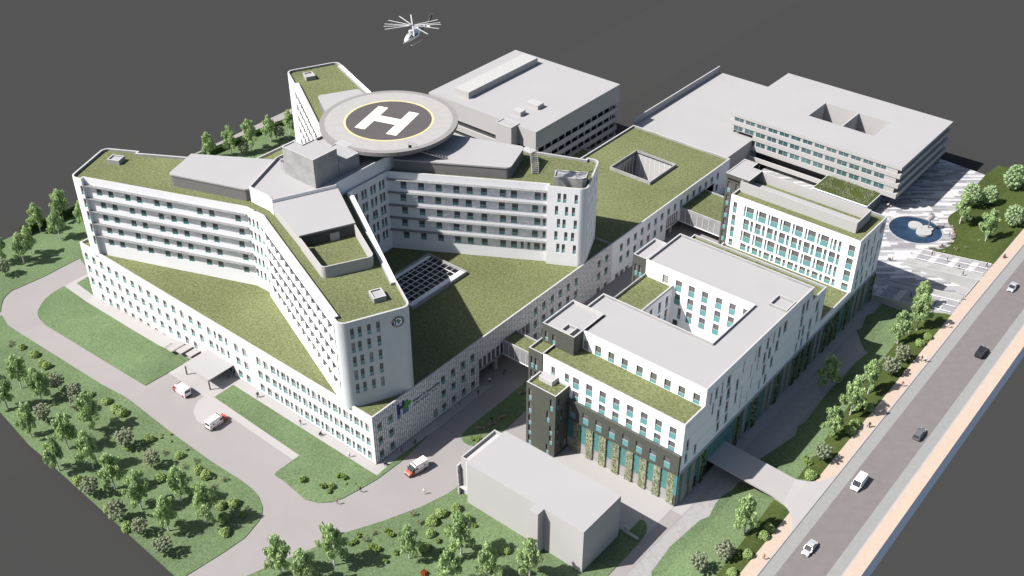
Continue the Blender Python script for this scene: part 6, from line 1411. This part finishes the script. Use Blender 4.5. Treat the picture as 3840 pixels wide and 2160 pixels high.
def person(x, y, z, pose, label, col, rz_):
    me = BM[{'wheelchair': 'sit'}.get(pose, pose)].copy(); tp, tr_ = CLO[col]; me.materials[1] = M[tp]; me.materials[2] = M[tr_]; me.materials[3] = M['hair_dark']
    o_ = bpy.data.objects.new('person', me); COL.objects.link(o_); o_.location = (x, y, z); o_.rotation_euler = (0, 0, rz_); tag(o_, label, 'person', 'people around the hospital')
    return o_
wc = 0
WL = ['wheelchair of the person beside the podium front corner', 'wheelchair of the person on the long front walk', 'wheelchair of the person on the orange pavement by the stairs']
def make_wheelchair(label, x, y, z, a):
    t = thing('wheelchair', label, 'wheelchair', (x, y, z), a, 'wheelchairs')
    m_ = MB(); m_.box(-.2, -.22, .44, .25, .22, .48, 'tyre'); m_.build('seat', t); m_ = MB(); m_.box(-.26, -.22, .5, -.21, .22, .95, 'tyre'); m_.build('backrest', t)
    for s in (-1, 1):
        m_ = MB(); n = 18
        for i in range(n): p, q = 2*math.pi*i/n, 2*math.pi*(i+1)/n; m_.tube((-.1+.3*math.cos(p), s*.3, .3+.3*math.sin(p)), (-.1+.3*math.cos(q), s*.3, .3+.3*math.sin(q)), .022, 'tyre', 4)
        for i in range(4): p = math.pi*i/4; m_.tube((-.1-.3*math.cos(p), s*.3, .3-.3*math.sin(p)), (-.1+.3*math.cos(p), s*.3, .3+.3*math.sin(p)), .008, 'steel', 3)
        m_.build('wheel', t); m_ = MB(); m_.tube((.4, s*.2-.02, .08), (.4, s*.2+.02, .08), .08, 'tyre', 10); m_.build('caster', t)
    m_ = MB(); m_.box(.38, -.18, .08, .6, .18, .1, 'steel'); m_.tube((.25, -.2, .45), (.42, -.2, .1), .015, 'steel', 4); m_.tube((.25, .2, .45), (.42, .2, .1), .015, 'steel', 4); m_.build('footrest', t)
rnd.seed(21)
for (x, y), pose, lb, col, _h in DATA['people']:
    a = rnd.choice([1.57, -1.57, 0.1, 3.0])+rnd.uniform(-.3, .3); z = g(x, y)
    if -140 < x and y > 254 and x < -74: z = 3.0
    if x > -60.8: z += .14
    elif 'grass' in lb or 'lawn' in lb: z += .12
    else: z += .02
    if pose == 'wheelchair': make_wheelchair(WL[wc], x, y, z, a); wc += 1; person(x, y, z-.0, pose, lb, col, a)
    else: person(x, y, z-(.42 if pose == 'sit' else 0), pose, lb, col, a)
for (x, y, z), lb, col in DATA['stair_people']: person(x, y, z+.05, 'walk', lb, col, rnd.choice([0, math.pi])+rnd.uniform(-.3, .3))
SB = [(DATA['plaza_bench'][0], 3.0, 'person in a pale top seated on the topmost plaza bench', 3), (DATA['plaza_bench'][1], 3.0, 'person in a red top seated on the second plaza bench', 10), (DATA['plaza_bench'][4], 3.0, 'person in a grey top seated on the bench below the pond', 4), (DATA['bench'][1], .12, 'person in a brown top seated on the median bench', 2), (DATA['bench'][3], .12, 'person in a dark red top seated on the bench next to the dark tower', 10)]
for ((x, y), a), z, lb, col in SB:
    z0 = z if z > 1 else g(x, y)+.12
    person(x, y, z0-.02, 'sit', lb, col, a+math.pi/2)
st = thing('stroller', 'small dark stroller pushed across the patterned plaza', 'stroller', (DATA['people'][22][0][0]-.9, DATA['people'][22][0][1], 3.0))
m_ = MB(); m_.prism([(-.3, -.2), (.3, -.2), (.3, .2), (-.3, .2)], .4, .75, 'cloth_grey'); m_.build('seat', st)
m_ = MB(); m_.tube((.3, -.2, .6), (.6, -.2, 1.0), .02, 'steel', 4); m_.tube((.3, .2, .6), (.6, .2, 1.0), .02, 'steel', 4); m_.tube((.6, -.2, 1), (.6, .2, 1), .02, 'steel', 4)
for X in (-.3, .3):
    for Yy in (-.22, .22): m_.tube((X, Yy-.03, .13), (X, Yy+.03, .13), .13, 'tyre', 10); m_.tube((X, Yy, .13), (0, Yy, .45), .015, 'steel', 4)
m_.build('frame', st)
